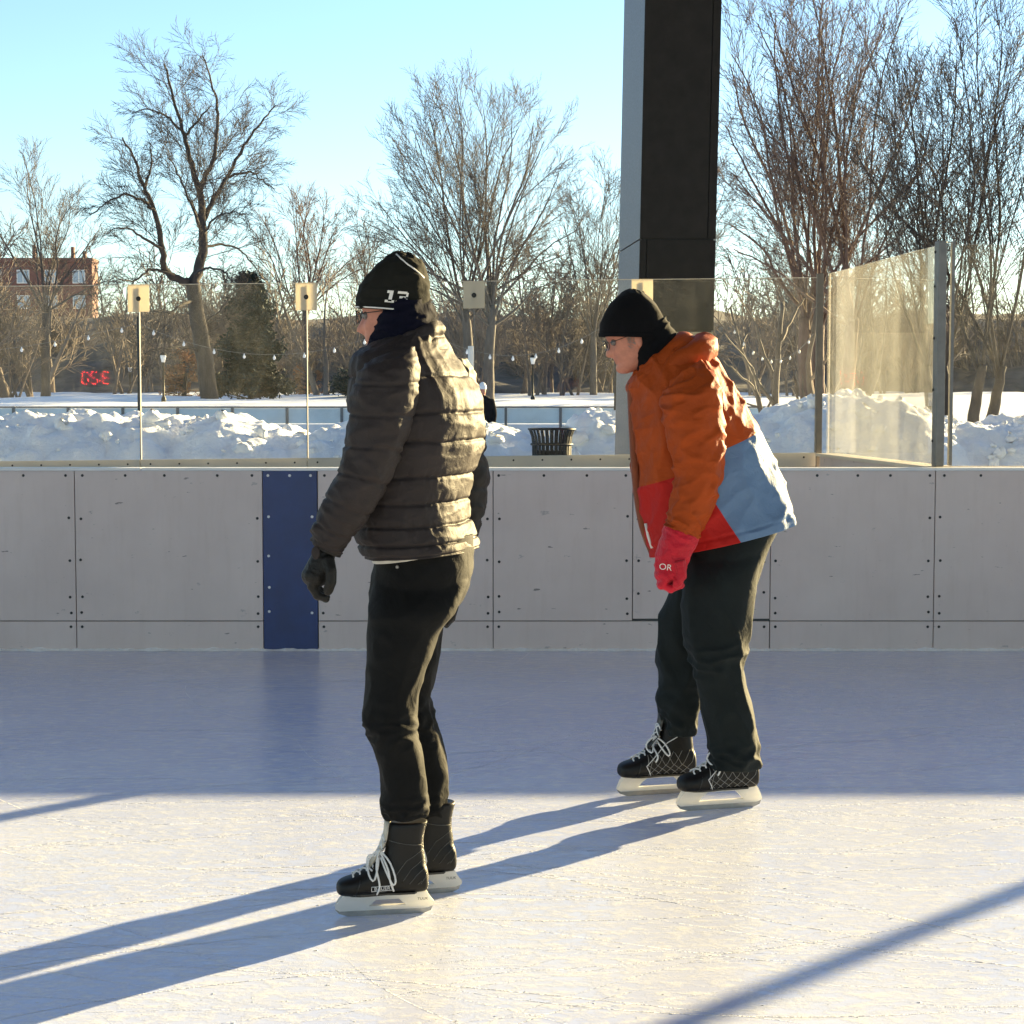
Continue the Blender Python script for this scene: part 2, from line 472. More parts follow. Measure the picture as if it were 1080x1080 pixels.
def fleck_stuff():
    """crumbs of scraped ice lying on the sheet"""
    random.seed(5)
    b = MB()
    for i in range(1500):
        y = 3.9 + 6.0 * random.random() ** 1.3
        x = random.uniform(-0.33, 0.33) * y
        r = 0.0010 + 0.0036 * random.random() ** 4
        n = len(b.v); h = r * random.uniform(0.2, 0.45); a = random.random() * 6
        e = random.uniform(0.8, 1.8)
        for j in range(4):
            q = a + j * pi / 2 + random.uniform(-.3, .3)
            b.v.append((x + r * e * cos(q), y + r * sin(q), 0.0003))
        b.v.append((x + r * .2, y, h))
        for j in range(4): b.f.append((n + j, n + (j + 1) % 4, n + 4))
    tag(b.build('ice_shavings', M['snow']), kind='stuff')
fleck_stuff()
def skate_cuts():
    """long curved cuts left by blades, edged with white scrape"""
    R = random.Random(31); b = MB()
    for i in range(320):
        y = 3.8 + 6.2 * R.random(); x = R.uniform(-0.36, 0.36) * y
        a = R.gauss(0.0, 0.35) + (pi if R.random() < .5 else 0); k = R.gauss(0, 0.28); L = R.uniform(0.5, 2.6); w0 = R.uniform(0.0006, 0.0017)
        n = 18; k0 = len(b.v)
        for j in range(n + 1):
            w_ = w0 * sin(pi * (j + .3) / (n + .6)) ** .5
            dx, dy = cos(a), sin(a)
            b.v += [(x - dy * w_, y + dx * w_, 0.0005), (x, y, 0.0006), (x + dy * w_, y - dx * w_, 0.0005)]
            x += dx * L / n; y += dy * L / n; a += k * L / n
            if y > D - 0.05: y = D - 0.05
        for j in range(n):
            q = k0 + 3 * j
            b.f += [(q, q + 1, q + 4, q + 3), (q + 1, q + 2, q + 5, q + 4)]
    tag(b.build('skate_cuts', M['snow']), kind='stuff')
skate_cuts()

# heaped snow between the two rinks
def interp(tab, x):
    for (a, p), (c, q) in zip(tab, tab[1:]):
        if x <= c:
            if x <= a: return p
            t = (x - a) / (c - a); t = t * t * (3 - 2 * t)
            return p + (q - p) * t
    return tab[-1][1]
PILE = [(-60, 440), (20, 436), (75, 433), (110, 436), (140, 438), (172, 434), (200, 443), (222, 437), (240, 433), (262, 443), (300, 449), (330, 456), (352, 447), (375, 440), (440, 438), (500, 440), (520, 444), (545, 452), (570, 463), (590, 456), (610, 436), (628, 429), (650, 436), (700, 446), (760, 448), (800, 440), (832, 424), (862, 418), (905, 412), (940, 418), (962, 426), (990, 440), (1040, 444), (1140, 430)]
YS = 23.0
def snow_bank():
    nx, ny = 420, 120
    x0, x1, y0, y1 = -8.2, 8.6, 20.2, 28.5
    v, f = [], []
    for i in range(ny):
        y = y0 + (y1 - y0) * i / (ny - 1)
        for j in range(nx):
            x = x0 + (x1 - x0) * j / (nx - 1)
            px = 540 + F_PX * x / YS
            h = CAM_H - (interp(PILE, px) - 423) * YS / F_PX
            wob = 0.5 * noise.noise(Vector((x * 0.8, 3.1, 0)))
            t = (y - (y0 + 0.15 + wob * 0.5)) / 2.3
            t = max(0.0, min(1.0, t)); up = 1 - (1 - t) ** 1.9
            t2 = max(0.0, min(1.0, (y - 24.0 - wob) / 4.0)); dn = 1 - t2 * t2 * (3 - 2 * t2)
            z = (h - 0.06) * up * dn
            p = Vector((x * 1.9, y * 1.9, 0))
            dd = noise.voronoi(p * 0.95)[0]
            ch = (dd[1] - dd[0])
            dd2 = noise.voronoi(p * 2.6 + Vector((7, 1, 2)))[0]
            ch2 = (dd2[1] - dd2[0])
            r = noise.fractal(p * 1.7, 0.75, 2.1, 5)
            amp = up * dn
            z += amp * (0.17 * min(ch, 0.8) + 0.07 * min(ch2, 0.8) + 0.07 * r - 0.09)
            v.append((x + 0.05 * noise.noise(p * 2), y, max(z, -0.06)))
    for i in range(ny - 1):
        for j in range(nx - 1):
            f.append((i*nx+j, i*nx+j+1, (i+1)*nx+j+1, (i+1)*nx+j))
    tag(link_mesh('snow_bank', mesh_from(v, f), M['snow'], smooth=True), kind='structure')
snow_bank()
def snow_chunks():
    """loose lumps on and along the heap"""
    random.seed(12)
    b = MB()
    for i in range(170):
        px = random.uniform(-40, 1120); y = random.uniform(20.9, 23.3)
        x = (px - 540) * y / F_PX
        h = CAM_H - (interp(PILE, px) - 420) * YS / F_PX
        t = max(0, min(1, (y - 20.35) / 2.3)); z = (h - 0.06) * (1 - (1 - t) ** 1.9)
        r = 0.03 + 0.09 * random.random() ** 2.5
        n = len(b.v)
        b.ball((x, y, z + 0.02), (r * random.uniform(.8, 1.5), r, r * random.uniform(.6, 1)), 6, 4)
        for k in range(n, len(b.v)):
            q = Vector(b.v[k]); b.v[k] = tuple(q + Vector((random.uniform(-1, 1), random.uniform(-1, 1), random.uniform(-1, 1))) * r * 0.28)
    tag(b.build('loose_snow_lumps', M['snow'], smooth=True), kind='stuff')
snow_chunks()

# ================================================================== rink boards
def zb(py, Y=None): return W(540, py, Y or D).z
boards = empty('rink_boards', (0, D, 0), 'long off-white rink boards behind the two skaters, blue panel and gate included', 'rink boards')
Z_TOP, Z_KICK = zb(496.5), zb(655)
G = 0.0022                                   # half joint
def bolts(pts, parent, mat, r=0.0085, Y=None):
    b = MB()
    for (x, z) in pts:
        y = (Y or D)
        k = 8
        n = len(b.v)
        for yy, rr in ((y, r), (y - 0.003, r * 0.8)):
            for j in range(k):
                q = 2 * pi * j / k
                b.v.append((x + rr * cos(q), yy, z + rr * sin(q)))
        for j in range(k):
            jj = (j + 1) % k; b.f.append((n + j, n + jj, n + k + jj, n + k + j))
        b.f.append(tuple(n + k + j for j in range(k)))
    return tag(b.build('bolts', mat, parent, fix=True), kind='stuff')
def panel(pl, pr, zlo, zhi, name='panel', mat='board', skip=(), label=None, rows=(546, 592, 630, 646), dy=0.0):
    x0, x1 = XW(pl, D) + G, XW(pr, D) - G
    b = MB(); b.box(x0, x1, D + dy, D + 0.02, zlo, zhi)
    o = b.build(name, M[mat], boards, bevel=0.0018)
    if label: o['label'] = label
    pts = []
    random.seed(int(pl) + 7)
    for side in (0, 1):
        if side in skip: continue
        x = x0 + 0.030 if side == 0 else x1 - 0.030
        for py in rows: pts.append((x + random.uniform(-.004, .004), zb(py + random.uniform(-1.5, 1.5))))
    n = max(2, int(round((pr - pl) / 46.0)))
    for i in range(n + 1):
        t = (i + random.uniform(-.12, .12)) / n
        x = x0 + 0.03 + (x1 - x0 - 0.06) * min(1, max(0, t))
        pts.append((x, zb(501.5)))
    bolts(pts, o, M['white_bolt'] if mat == 'blue' else M['bolt'], Y=D + dy)
    return o
for (a, c) in ((-391, 77), (77, 276), (334, 520), (520, 668), (814, 988), (988, 1456), (1456, 1924)):
    panel(a, c, Z_KICK + G, Z_TOP)
panel(276, 334, 0.004, Z_TOP, 'blue_panel', 'blue', (), 'navy blue vertical panel set into the white boards', (546, 587, 618, 645), -0.006)
g = panel(668, 814, zb(652.5), Z_TOP, 'gate', 'board', (), 'gate panel of the white boards behind the orange jacket', (548, 592, 626), -0.003)
for (a, c) in ((-391, 77), (77, 276), (334, 520), (520, 814), (814, 988), (988, 1456), (1456, 1924)):
    x0, x1 = XW(a, D) + G, XW(c, D) - G
    b = MB(); b.box(x0, x1, D - 0.002, D + 0.02, 0.0, Z_KICK - G)
    o = b.build('kick_plate', M['board'], boards, bevel=0.0018)
    bolts([(x0 + 0.03, zb(661)), (x1 - 0.03, zb(661))], o, M['bolt'], Y=D - 0.002)
b = MB(); b.box(XW(-391, D), XW(1924, D), D + 0.022, D + 0.12, 0.0, Z_TOP - 0.004)
b.build('frame', M['dark_core'], boards)
for (a, c) in ((-391, 148), (148, 668), (668, 814), (814, 1924)):
    b = MB(); b.box(XW(a, D) + 0.001, XW(c, D) - 0.001, D - 0.012, D + 0.135, Z_TOP, Z_TOP + 0.016)
    b.build('cap_rail', M['cap'], boards, bevel=0.003)

# ridge of packed slush where boards meet ice
random.seed(3)
b = MB()
n = 260
for i in range(n + 1):
    x = XW(-20, D) + (XW(1100, D) - XW(-20, D)) * i / n
    r = 0.010 + 0.014 * max(0, noise.noise(Vector((x * 9, 0, 0)))) + 0.004 * random.random()
    b.v += [(x, D + 0.004, r), (x, D - 0.004 - r * 0.6, r * 0.55), (x, D - 0.012 - r * 1.6, 0.0004)]
    if i:
        k = 3 * i
        b.f += [(k - 3, k, k + 1, k - 2), (k - 2, k + 1, k + 2, k - 1)]
tag(b.build('slush_ridge', M['snow'], smooth=True), kind='stuff')

# ------------------------------------------------------------------ bench enclosure: back wall with acrylic panes
YG = 12.85
SH = 0.0105
def shear(b):
    b.v = [(x, y, z + SH * (x + 0.3)) for (x, y, z) in b.v]; return b
bw = empty('bench_back_wall', (XW(400, YG), YG, 0), 'cream bench wall carrying tall clear acrylic panes behind the rink boards', 'wall')
ZW = 1.028; ZG = 2.295
joints = [-206, -29.5, 147, 323.5, 500, 677, 862]
b = MB(); b.box(XW(-206, YG), XW(866, YG), YG + 0.022, YG + 0.10, -0.02, ZW - 0.02); shear(b).build('frame', M['dark_core'], bw)
for i, (a, c) in enumerate(zip(joints, joints[1:])):
    x0, x1 = XW(a, YG) + 0.002, XW(c, YG) - 0.002
    b = MB(); b.box(x0, x1, YG, YG + 0.02, 0.0, ZW - 0.10 - 0.002)
    shear(b).build('wall_panel', M['board'], bw)
    b = MB(); b.box(x0, x1, YG - 0.006, YG + 0.02, ZW - 0.10, ZW)
    st = shear(b).build('sill_strip', M['cream'], bw, bevel=0.002)
    pts = []
    for k in range(6):
        xx = x0 + (x1 - x0) * (k + 0.35) / 6.0 * 1.04
        pts.append((xx, ZW - 0.032 + SH * (xx + 0.3)))
    bolts(pts, st, M['bolt'], 0.0075, YG - 0.006)
    b = MB(); b.box(x0 + 0.004, x1 - 0.004, YG + 0.030, YG + 0.042, ZW - 0.015, ZG)
    pn = shear(b).build('pane', M['glass'], bw)
    b = MB(); b.box(x0 + 0.004, x1 - 0.004, YG + 0.029, YG + 0.043, ZG + 0.0005, ZG + 0.0045)
    shear(b).build('edge_trim', M['cream'], pn)
for i, p in enumerate(joints[1:-1]):
    x = XW(p, YG)
    b = MB(); b.box(x - 0.0035, x + 0.0035, YG + 0.018, YG + 0.056, ZW - 0.01, ZG - 0.02)
    shear(b).build('joint_strip', M['post'], bw)
    b = MB(); b.box(x - 0.078, x + 0.078, YG + 0.012, YG + 0.018, ZG - 0.195, ZG + 0.004)
    pl = shear(b).build('clamp_plate', M['white_plate'], bw, bevel=0.002)
    b = MB(); b.ball((x, YG + 0.010, ZG - 0.10), (0.018, 0.006, 0.018), 10, 6); shear(b).build('bolt', M['bolt'], pl, smooth=True)
x = XW(864, YG)
b = MB(); b.box(x - 0.022, x + 0.022, YG - 0.01, YG + 0.06, 0.0, ZG + 0.03); b = shear(b)
b.build('end_post', M['post_dark'], bw, bevel=0.003)

# end screen at right angles, hazy with scratches
P1 = Vector((XW(984, 10.32), 10.32, 0)); P0 = Vector((XW(864, YG - 0.03), YG - 0.03, 0))
es = empty('bench_end_screen', (P1.x, P1.y, 0), 'scratched hazy yellowish acrylic end pane held by a grey post at right', 'glass screen')
dv = (P0 - P1); L_ = dv.length; dv.normalize(); nv = Vector((dv.y, -dv.x, 0))
def along(s0, s1, n0, n1, z0, z1):
    b = MB()
    pts = [P1 + dv * s0 + nv * n0, P1 + dv * s1 + nv * n0, P1 + dv * s1 + nv * n1, P1 + dv * s0 + nv * n1]
    b.prism(pts, Vector((0, 0, z0)), Vector((0, 0, z1))); return b
along(0.0, L_ - 0.03, 0.0, 0.10, 0.0, 1.030).build('base_wall', M['board'], es, fix=True)
along(0.0, L_ - 0.03, -0.03, 0.13, 1.031, 1.052).build('sill', M['cream'], es, fix=True)
along(0.05, L_ - 0.04, 0.044, 0.056, 1.053, 2.345).build('pane', M['glass_end'], es, fix=True)
pb = along(-0.03, 0.05, 0.012, 0.062, 1.053, 2.36).build('post', M['post'], es, bevel=0.004, fix=True)
b = MB()
for z in (1.2, 1.5, 1.8, 2.1, 2.3):
    b.ball(tuple(P1 + nv * 0.010 + dv * 0.03 + Vector((0, 0, z))), (0.006, 0.009, 0.009), 8, 6)
tag(b.build('bolts', M['bolt'], pb), kind='stuff')
along(0.05, 0.062, 0.02, 0.08, 1.053, 2.35).build('gasket', M['plate'], es, fix=True)

# next screen along the boards, mostly outside the picture
sr = empty('side_screen', (P1.x + 0.1, 10.34, 0), 'clear acrylic screen standing on the boards right of the grey post', 'glass screen')
b = MB(); b.box(P1.x + 0.115, XW(1924, 10.3), 10.34, 10.352, Z_TOP + 0.02, 2.345); b.build('pane', M['glass'], sr)
xp = 1.38 + (10.34 - 5.0) * tan(SUN_AZ)
b = MB(); b.box(xp - 0.04, xp + 0.04, 10.31, 10.37, Z_TOP + 0.02, 2.36); b.build('post', M['post'], sr)
b = MB(); b.box(P1.x + 0.10, P1.x + 0.118, 10.325, 10.365, Z_TOP + 0.02, 2.36); b.build('channel', M['post'], sr)
b = MB(); b.box(P1.x + 0.10, XW(1924, 10.3), D + 0.136, D + 0.22, 0.9, Z_TOP + 0.019); b.build('sill', M['cream'], sr)

# ------------------------------------------------------------------ pavilion columns
def column(dx, label):
    A = Vector((0.978 + dx, 14.0, 0)); u = Vector((0.998, 0.066, 0)).normalized(); w = Vector((-0.071, 1.0, 0)).normalized()
    wd, dp, top = 0.603, 1.26, 12.59
    r = empty('column', (A.x, A.y, 0), label, 'column')
    def blk(a0, a1, b0, b1, z0, z1):
        b = MB()
        pts = [A + u * a0 + w * b0, A + u * a1 + w * b0, A + u * a1 + w * b1, A + u * a0 + w * b1]
        b.prism(pts, Vector((0, 0, z0)), Vector((0, 0, z1)))
        b.v = [(x + 0.0175 * (z - 1.0), y, z) for (x, y, z) in b.v]
        return b
    blk(0.015, wd - 0.015, 0.015, dp - 0.015, -0.03, top).build('core', M['iron'], r, fix=True)
    zs = [0.0, 1.98, 2.70, 5.6, 8.6, top]
    for i, (z0, z1) in enumerate(zip(zs, zs[1:])):
        z0 += 0.006; z1 -= 0.006
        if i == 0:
            blk(0.0, wd, 0.0, 0.014, z0, z1).build('reflection_panel', M['col_reflection'], r, fix=True)  # added panel, coloured as the glass's reflection of the sun patch
        elif i == 1:
            blk(0.0, 0.05, 0.0, 0.014, z0, z1).build('panel', M['col_dark'], r, fix=True)
            blk(0.058, wd, 0.0, 0.014, z0, z1).build('panel', M['col_dark'], r, fix=True)
        else:
            blk(0.0, wd - 0.07, 0.0, 0.014, z0, z1).build('panel', M['col_dark'], r, fix=True)
            blk(wd - 0.062, wd, 0.0, 0.014, z0, z1).build('panel', M['col_dark'], r, fix=True)
    zz = [0.0, 2.70, 5.6, 8.6, top]
    for z0, z1 in zip(zz, zz[1:]):
        blk(0.0, 0.013, 0.016, dp, z0 + 0.006, z1 - 0.006).build('side_panel', M['col_skylit'], r, fix=True)
        blk(wd - 0.013, wd, 0.016, dp, z0 + 0.006, z1 - 0.006).build('side_panel', M['col_skylit'], r, fix=True)
column(0.0, 'massive black panelled pavilion column behind the man in the orange jacket')

# ------------------------------------------------------------------ litter bin
def bin_():
    Y = 19.8; c = Vector((XW(582, Y), Y, 0)); top = W(582, 452.5, Y).z
    r = empty('litter_bin', c, 'black slatted metal litter bin with flared rim in front of the snow heap', 'bin')
    b = MB()
    for i in range(28):
        q = 2 * pi * i / 28
        n = Vector((cos(q), sin(q), 0)); t = Vector((-sin(q), cos(q), 0))
        rows = [(0.215, 0.10), (0.222, top - 0.16), (0.232, top - 0.08), (0.258, top - 0.01)]
        k0 = len(b.v)
        for (rr, z) in rows:
            for s in (-1, 1):
                p = c + n * rr + t * 0.0155 * s; b.v.append((p.x, p.y, z))
            for s in (1, -1):
                p = c + n * (rr - 0.008) + t * 0.0155 * s; b.v.append((p.x, p.y, z))
        for m in range(len(rows) - 1):
            for s in range(4):
                a = k0 + 4 * m; s2 = (s + 1) % 4
                b.f.append((a + s, a + s2, a + 4 + s2, a + 4 + s))
    tag(b.build('slats', M['iron'], r), kind='stuff')
    for nm, rr, z, th in (('rim', 0.260, top, 0.012), ('band', 0.229, top - 0.17, 0.013), ('band', 0.222, 0.5, 0.013), ('foot_ring', 0.22, 0.08, 0.02)):
        b = MB(); b.tube([c + Vector((rr * cos(2*pi*i/32), rr * sin(2*pi*i/32), z)) for i in range(33)], th, 6, False)
        b.build(nm, M['iron'], r, smooth=True)
    b = MB(); b.lathe(c, [(0.19, 0.06), (0.195, top - 0.24)], 20); b.build('liner', M['iron'], r)
bin_()

# ================================================================== far rink
def far_rink():
    Y = 45.0
    top = W(200, 428.5, Y).z; mid = W(200, 447, Y).z
    b = MB(); b.box(-30, 12, 29.5, 44.9, -0.02, 0.012)
    tag(b.build('far_ice', M['ice']), kind='structure')
    r = empty('far_rink_barrier', (XW(300, Y), Y, 0), 'pale blue glazed barrier with dark posts beyond the snow heap', 'barrier')
    x0 = XW(14, Y); sp = 57.6 * Y / F_PX
    for i in range(-1, 15):
        x = x0 + sp * i
        b = MB(); b.box(x - 0.035, x + 0.035, Y - 0.03, Y + 0.06, 0, top); b.build('post', M['farpost'], r)
        b = MB(); b.box(x + 0.037, x + sp - 0.037, Y, Y + 0.02, mid + 0.01, top - 0.05); b.build('panel', M['farglass'], r)
        b = MB(); b.box(x + 0.037, x + sp - 0.037, Y - 0.01, Y + 0.04, 0.0, mid - 0.01); b.build('board', M['farboard'], r)
        b = MB(); b.box(x + 0.037, x + sp - 0.037, Y - 0.02, Y + 0.05, top - 0.045, top); b.build('rail', M['farpost'] if i % 2 else M['farpost'], r)
far_rink()

# ------------------------------------------------------------------ lamp posts, string lights, scoreboard
def lamp(px, pyt, pyb, Y, label):
    t = W(px, pyt, Y); z0 = gz(Y) - 0.2; H = t.z
    s = (pyb - pyt) * Y / F_PX / 3.6
    r = empty('street_lamp', (t.x, Y, z0), label, 'street lamp', 'lamp posts beyond the far rink')
    c = (t.x, Y, 0)
    b = MB(); b.lathe(c, [(0.16*s, z0), (0.16*s, z0 + 0.5*s), (0.075*s, z0 + 0.65*s), (0.06*s, H - 0.85*s), (0.09*s, H - 0.82*s), (0.11*s, H - 0.75*s)], 10); b.build('post', M['iron'], r, smooth=True)
    b = MB(); b.lathe(c, [(0.11*s, H - 0.75*s), (0.20*s, H - 0.35*s), (0.19*s, H - 0.28*s)], 10); b.build('lantern', M['lantern'], r, smooth=True)
    b = MB(); b.lathe(c, [(0.25*s, H - 0.28*s), (0.20*s, H - 0.2*s), (0.07*s, H - 0.08*s), (0.015*s, H)], 10); b.build('lantern_cap', M['iron'], r, smooth=True)
lamp(172, 370, 428, 74, 'black street lamp with white lantern left of the big leaning tree')
lamp(562, 373, 426, 78, 'black street lamp with white lantern above the far barrier near the bin')
lamp(137, 384, 424, 104, 'small distant street lamp at far left by the glass joint')

def light_string(pts, n, label, poles=True):
    P = [W(*p) for p in pts]
    bs = 0.6 if pts[0][2] > 30 else 0.28
    r = empty('light_string', P[0], label, 'string lights', 'bulb strings over the outdoor rink')
    line = []
    a, m, c = P
    for i in range(25):
        t = i / 24.0
        q = a * (1 - t) + c * t
        sag = 4 * t * (1 - t)
        mid = (a + c) / 2
        line.append(q + Vector((0, 0, (m.z - mid.z) * sag)))
    b = MB(); b.tube(line, 0.005, 4); b.build('wire', M['wire'], r)
    for i in range(n):
        t = (i + 0.5) / n
        k = t * 24; j = min(23, int(k)); q = line[j].lerp(line[j + 1], k - j)
        b = MB(); b.lathe((q.x, q.y, q.z), [(rr * bs, zz * bs) for rr, zz in ((0.012, -0.008), (0.022, -0.05), (0.055, -0.12), (0.05, -0.17), (0.015, -0.2))], 8)
        b.build('bulb', M['bulb'], r, smooth=True)
light_string([(146, 341, 40), (290, 374, 40), (432, 338, 40)], 9, 'string of white bulbs sagging between poles left of the down jacket')
light_string([(432, 338, 40), (540, 375, 40), (650, 335, 40)], 9, 'string of white bulbs sagging above the street lamp between the skaters')
light_string([(-30, 372, 40), (60, 360, 40), (146, 341, 40)], 5, 'string of white bulbs rising to the pole at far left')
light_string([(770, 340, 24), (810, 379, 24), (858, 352, 24)], 9, 'short string of small bulbs hung in the bare trees by the bench')
for px, lab in ((146, 'slim dark pole carrying bulb strings at far left'), (432, 'slim dark pole carrying bulb strings behind the down jacket'), (650, 'slim dark pole carrying bulb strings behind the black column')):
    t = W(px, 334, 40)
    o = MB().tube([(t.x, 40, 0), (t.x, 40, t.z * .5), (t.x, 40, t.z)], [0.05, 0.045, 0.035], 8).build('pole', M['iron'], loc=(t.x, 40, 0), smooth=True)
    tag(o, lab, 'pole', 'poles of the bulb strings')
t = W(497, 365, 30)
tag(MB().tube([(t.x, 30, 0), (t.x, 30, t.z)], [0.055, 0.055], 8).build('pole', M['farboard'], loc=(t.x, 30, 0), smooth=True), 'short pale pole just right of the down jacket shoulder', 'pole')

def scoreboard():
    yv = 2 * (YG + 0.036)
    p = W(101, 398.5, 45.7)
    x, y, z = p.x, yv - 45.7, p.z
    r = empty('scoreboard', (x, y, 0), 'red digital scoreboard seen mirrored in the leftmost pane', 'scoreboard')
    b = MB(); b.box(x - 0.8, x + 0.8, y - 0.12, y, z - 0.42, z + 0.42); b.build('case', M['iron'], r, bevel=0.01)
    for s in (-0.7, 0.7):
        b = MB(); b.box(x + s - 0.04, x + s + 0.04, y - 0.1, y - 0.02, -0.02, z - 0.42); b.build('leg', M['iron'], r)
    m, nt, pr = mat_new('led_red')
    pr.inputs['Base Color'].default_value = (0.1, 0, 0, 1); pr.inputs['Emission Color'].default_value = (1, 0.03, 0.02, 1); pr.inputs['Emission Strength'].default_value = 24.0
    SEG = {'3': 'abgcd', '2': 'abged', '0': 'abcdef'}
    h, w_, th = 0.30, 0.155, 0.034
    def seg(b, cx, ch):
        for q in SEG[ch]:
            if q in 'agd':
                zz = {'a': h / 2, 'g': 0, 'd': -h / 2}[q]
                b.box(cx - w_/2 + 0.012, cx + w_/2 - 0.012, y, y + 0.012, z + zz - th/2, z + zz + th/2)
            else:
                # facing +Y: the reader's right is -X
                sx = -1 if q in 'bc' else 1
                z0, z1 = (0.012, h/2 - 0.012) if q in 'bf' else (-h/2 + 0.012, -0.012)
                b.box(cx + sx * w_/2 - th/2, cx + sx * w_/2 + th/2, y, y + 0.012, z + z0, z + z1)
    for ch, cx in (('3', 0.27), ('2', -0.04), ('0', -0.27)):
        b = MB(); seg(b, x + cx, ch); b.build('digit', m, r)
    for q in (0.05, -0.085):
        b = MB(); b.box(x + 0.095, x + 0.13, y, y + 0.012, z + q, z + q + 0.035); b.build('colon_dot', m, r)
scoreboard()

def building():
    Y = 210.0
    x1 = XW(99, Y); x0 = XW(-120, Y); top = W(90, 272, Y).z
    r = empty('brick_building', (x1, Y, 0), 'red brick apartment building at the far left edge beyond the trees', 'building')
    b = MB(); b.box(x0, x1, Y, Y + 3, 0, top - 0.5); b.build('wall', M['brick'], r)
    b = MB(); b.box(x0 - 0.1, x1 + 0.1, Y - 0.15, Y + 3.1, top - 0.5, top); rf = b.build('parapet', M['brick'], r)
    for dx, hh in ((1.0, 0.9), (2.4, 1.4), (7, 1.6)):
        b = MB(); b.box(x1 - dx - 0.35, x1 - dx, Y + 1.2, Y + 1.8, top, top + hh); b.build('chimney', M['brick'], rf)
    for row in range(4):
        zc = top - 2.2 - row * 3.0
        for k in range(7):
            xc = x1 - 1.55 - k * 3.3
            if xc < x0 + 1: continue
            b = MB(); b.box(xc - 0.75, xc + 0.75, Y - 0.06, Y - 0.003, zc - 0.8, zc + 0.8); wf = b.build('window', M['trim'], r)
            for s in (-1, 1):
                b = MB(); b.box(xc + s * 0.36 - 0.3, xc + s * 0.36 + 0.3, Y - 0.075, Y - 0.062, zc - 0.7, zc + 0.7); b.build('pane', M['window'], wf)
building()

# pavilion roof carried by the columns, high above the picture
b = MB(); b.box(-34, 34, -22, 16.2, 12.6, 13.4)
ro = b.build('pavilion_roof', M['roof'])
tag(ro, kind='structure')
# ================================================================== trees
class Tree:
    def __init__(s, seed, twig=0.009):
        s.R = random.Random(seed); s.b = MB(); s.twig = twig
    def path(s, p, d, L, n, jit, up):
        pts = [p.copy()]; d = d.normalized()
        for i in range(n):
            d = (d + Vector((s.R.uniform(-jit, jit), s.R.uniform(-jit, jit), s.R.uniform(-jit, jit) + up))).normalized()
            p = p + d * (L / n); pts.append(p)
        return pts
    def limb(s, pts, r0, r1, level, spec):
        """spec: list of dict(n, len, ang, up, jit) for the levels below"""
        m = len(pts)
        k = 7 if r0 > 0.12 else 5 if r0 > 0.045 else 3
        rad = [r0 + (r1 - r0) * (i / (m - 1)) ** 0.8 for i in range(m)]
        s.b.tube(pts, rad, k, False)
        if level >= len(spec): return
        sp = spec[level]
        L = sum((pts[i + 1] - pts[i]).length for i in range(m - 1))
        n = max(1, int(round(sp['n'] * min(1.3, L / (5.0, 2.0, 0.9)[level]) * s.R.uniform(0.8, 1.2))))
        for i in range(n):
            t = sp.get('t0', 0.2) + (1 - sp.get('t0', 0.2)) * (i + s.R.random()) / n
            t = min(t, 0.995)
            q = t * (m - 1); j = min(m - 2, int(q)); f = q - j
            p = pts[j].lerp(pts[j + 1], f); tg = (pts[j + 1] - pts[j]).normalized()
            ax = tg.orthogonal().normalized(); ax = Matrix.Rotation(s.R.random() * 2 * pi, 3, tg) @ ax
            d = Matrix.Rotation(sp['ang'] * s.R.uniform(0.6, 1.35), 3, ax) @ tg
            ln = L * sp['len'] * s.R.uniform(0.55, 1.25) * (1.15 - 0.65 * t)
            ln = min(max(ln, sp.get('min', 0.25)), sp.get('max', 99))
            rr = rad[min(m - 1, j)]
            c0 = max(s.twig, min(rr * 0.5, 0.003 + ln * 0.007)); c1 = max(s.twig * 0.6, c0 * 0.3)
            seg = 4 if ln > 1.6 else 3 if ln > 0.7 else 2
            s.limb(s.path(p, d, ln, seg, sp['jit'], sp['up']), c0, c1, level + 1, spec)
    def curve(s, ctrl, n=10, jit=0.0):
        """smooth path through control points"""
        a = np.array([list(c) for c in ctrl]); m = len(ctrl)
        out = []
        tot = n
        for i in range(tot + 1):
            t = i / tot * (m - 1); j = min(m - 2, int(t)); f = t - j
            p0 = a[max(j - 1, 0)]; p1 = a[j]; p2 = a[j + 1]; p3 = a[min(j + 2, m - 1)]
            q = 0.5 * ((2 * p1) + (-p0 + p2) * f + (2*p0 - 5*p1 + 4*p2 - p3) * f*f + (-p0 + 3*p1 - 3*p2 + p3) * f**3)
            out.append(Vector(q) + Vector((s.R.uniform(-jit, jit), s.R.uniform(-jit, jit), s.R.uniform(-jit, jit))))
        return out
SPEC = [dict(n=17, len=0.40, ang=0.75, up=0.05, jit=0.12, t0=0.12, max=3.2), dict(n=9, len=0.55, ang=0.65, up=0.03, jit=0.13, max=1.6), dict(n=7, len=0.6, ang=0.6, up=0.02, jit=0.15, min=0.25, max=0.9)]
def finish(tree_trunk, tree_crown, name, loc, label, mat_t, mat_c=None, group='bare winter trees'):
    r = empty(name, loc, label, 'tree', group)
    tree_trunk.b.build('trunk', M[mat_t], r, smooth=True)
    tree_crown.b.build('crown', M[mat_c or mat_t], r, smooth=True)
    return r

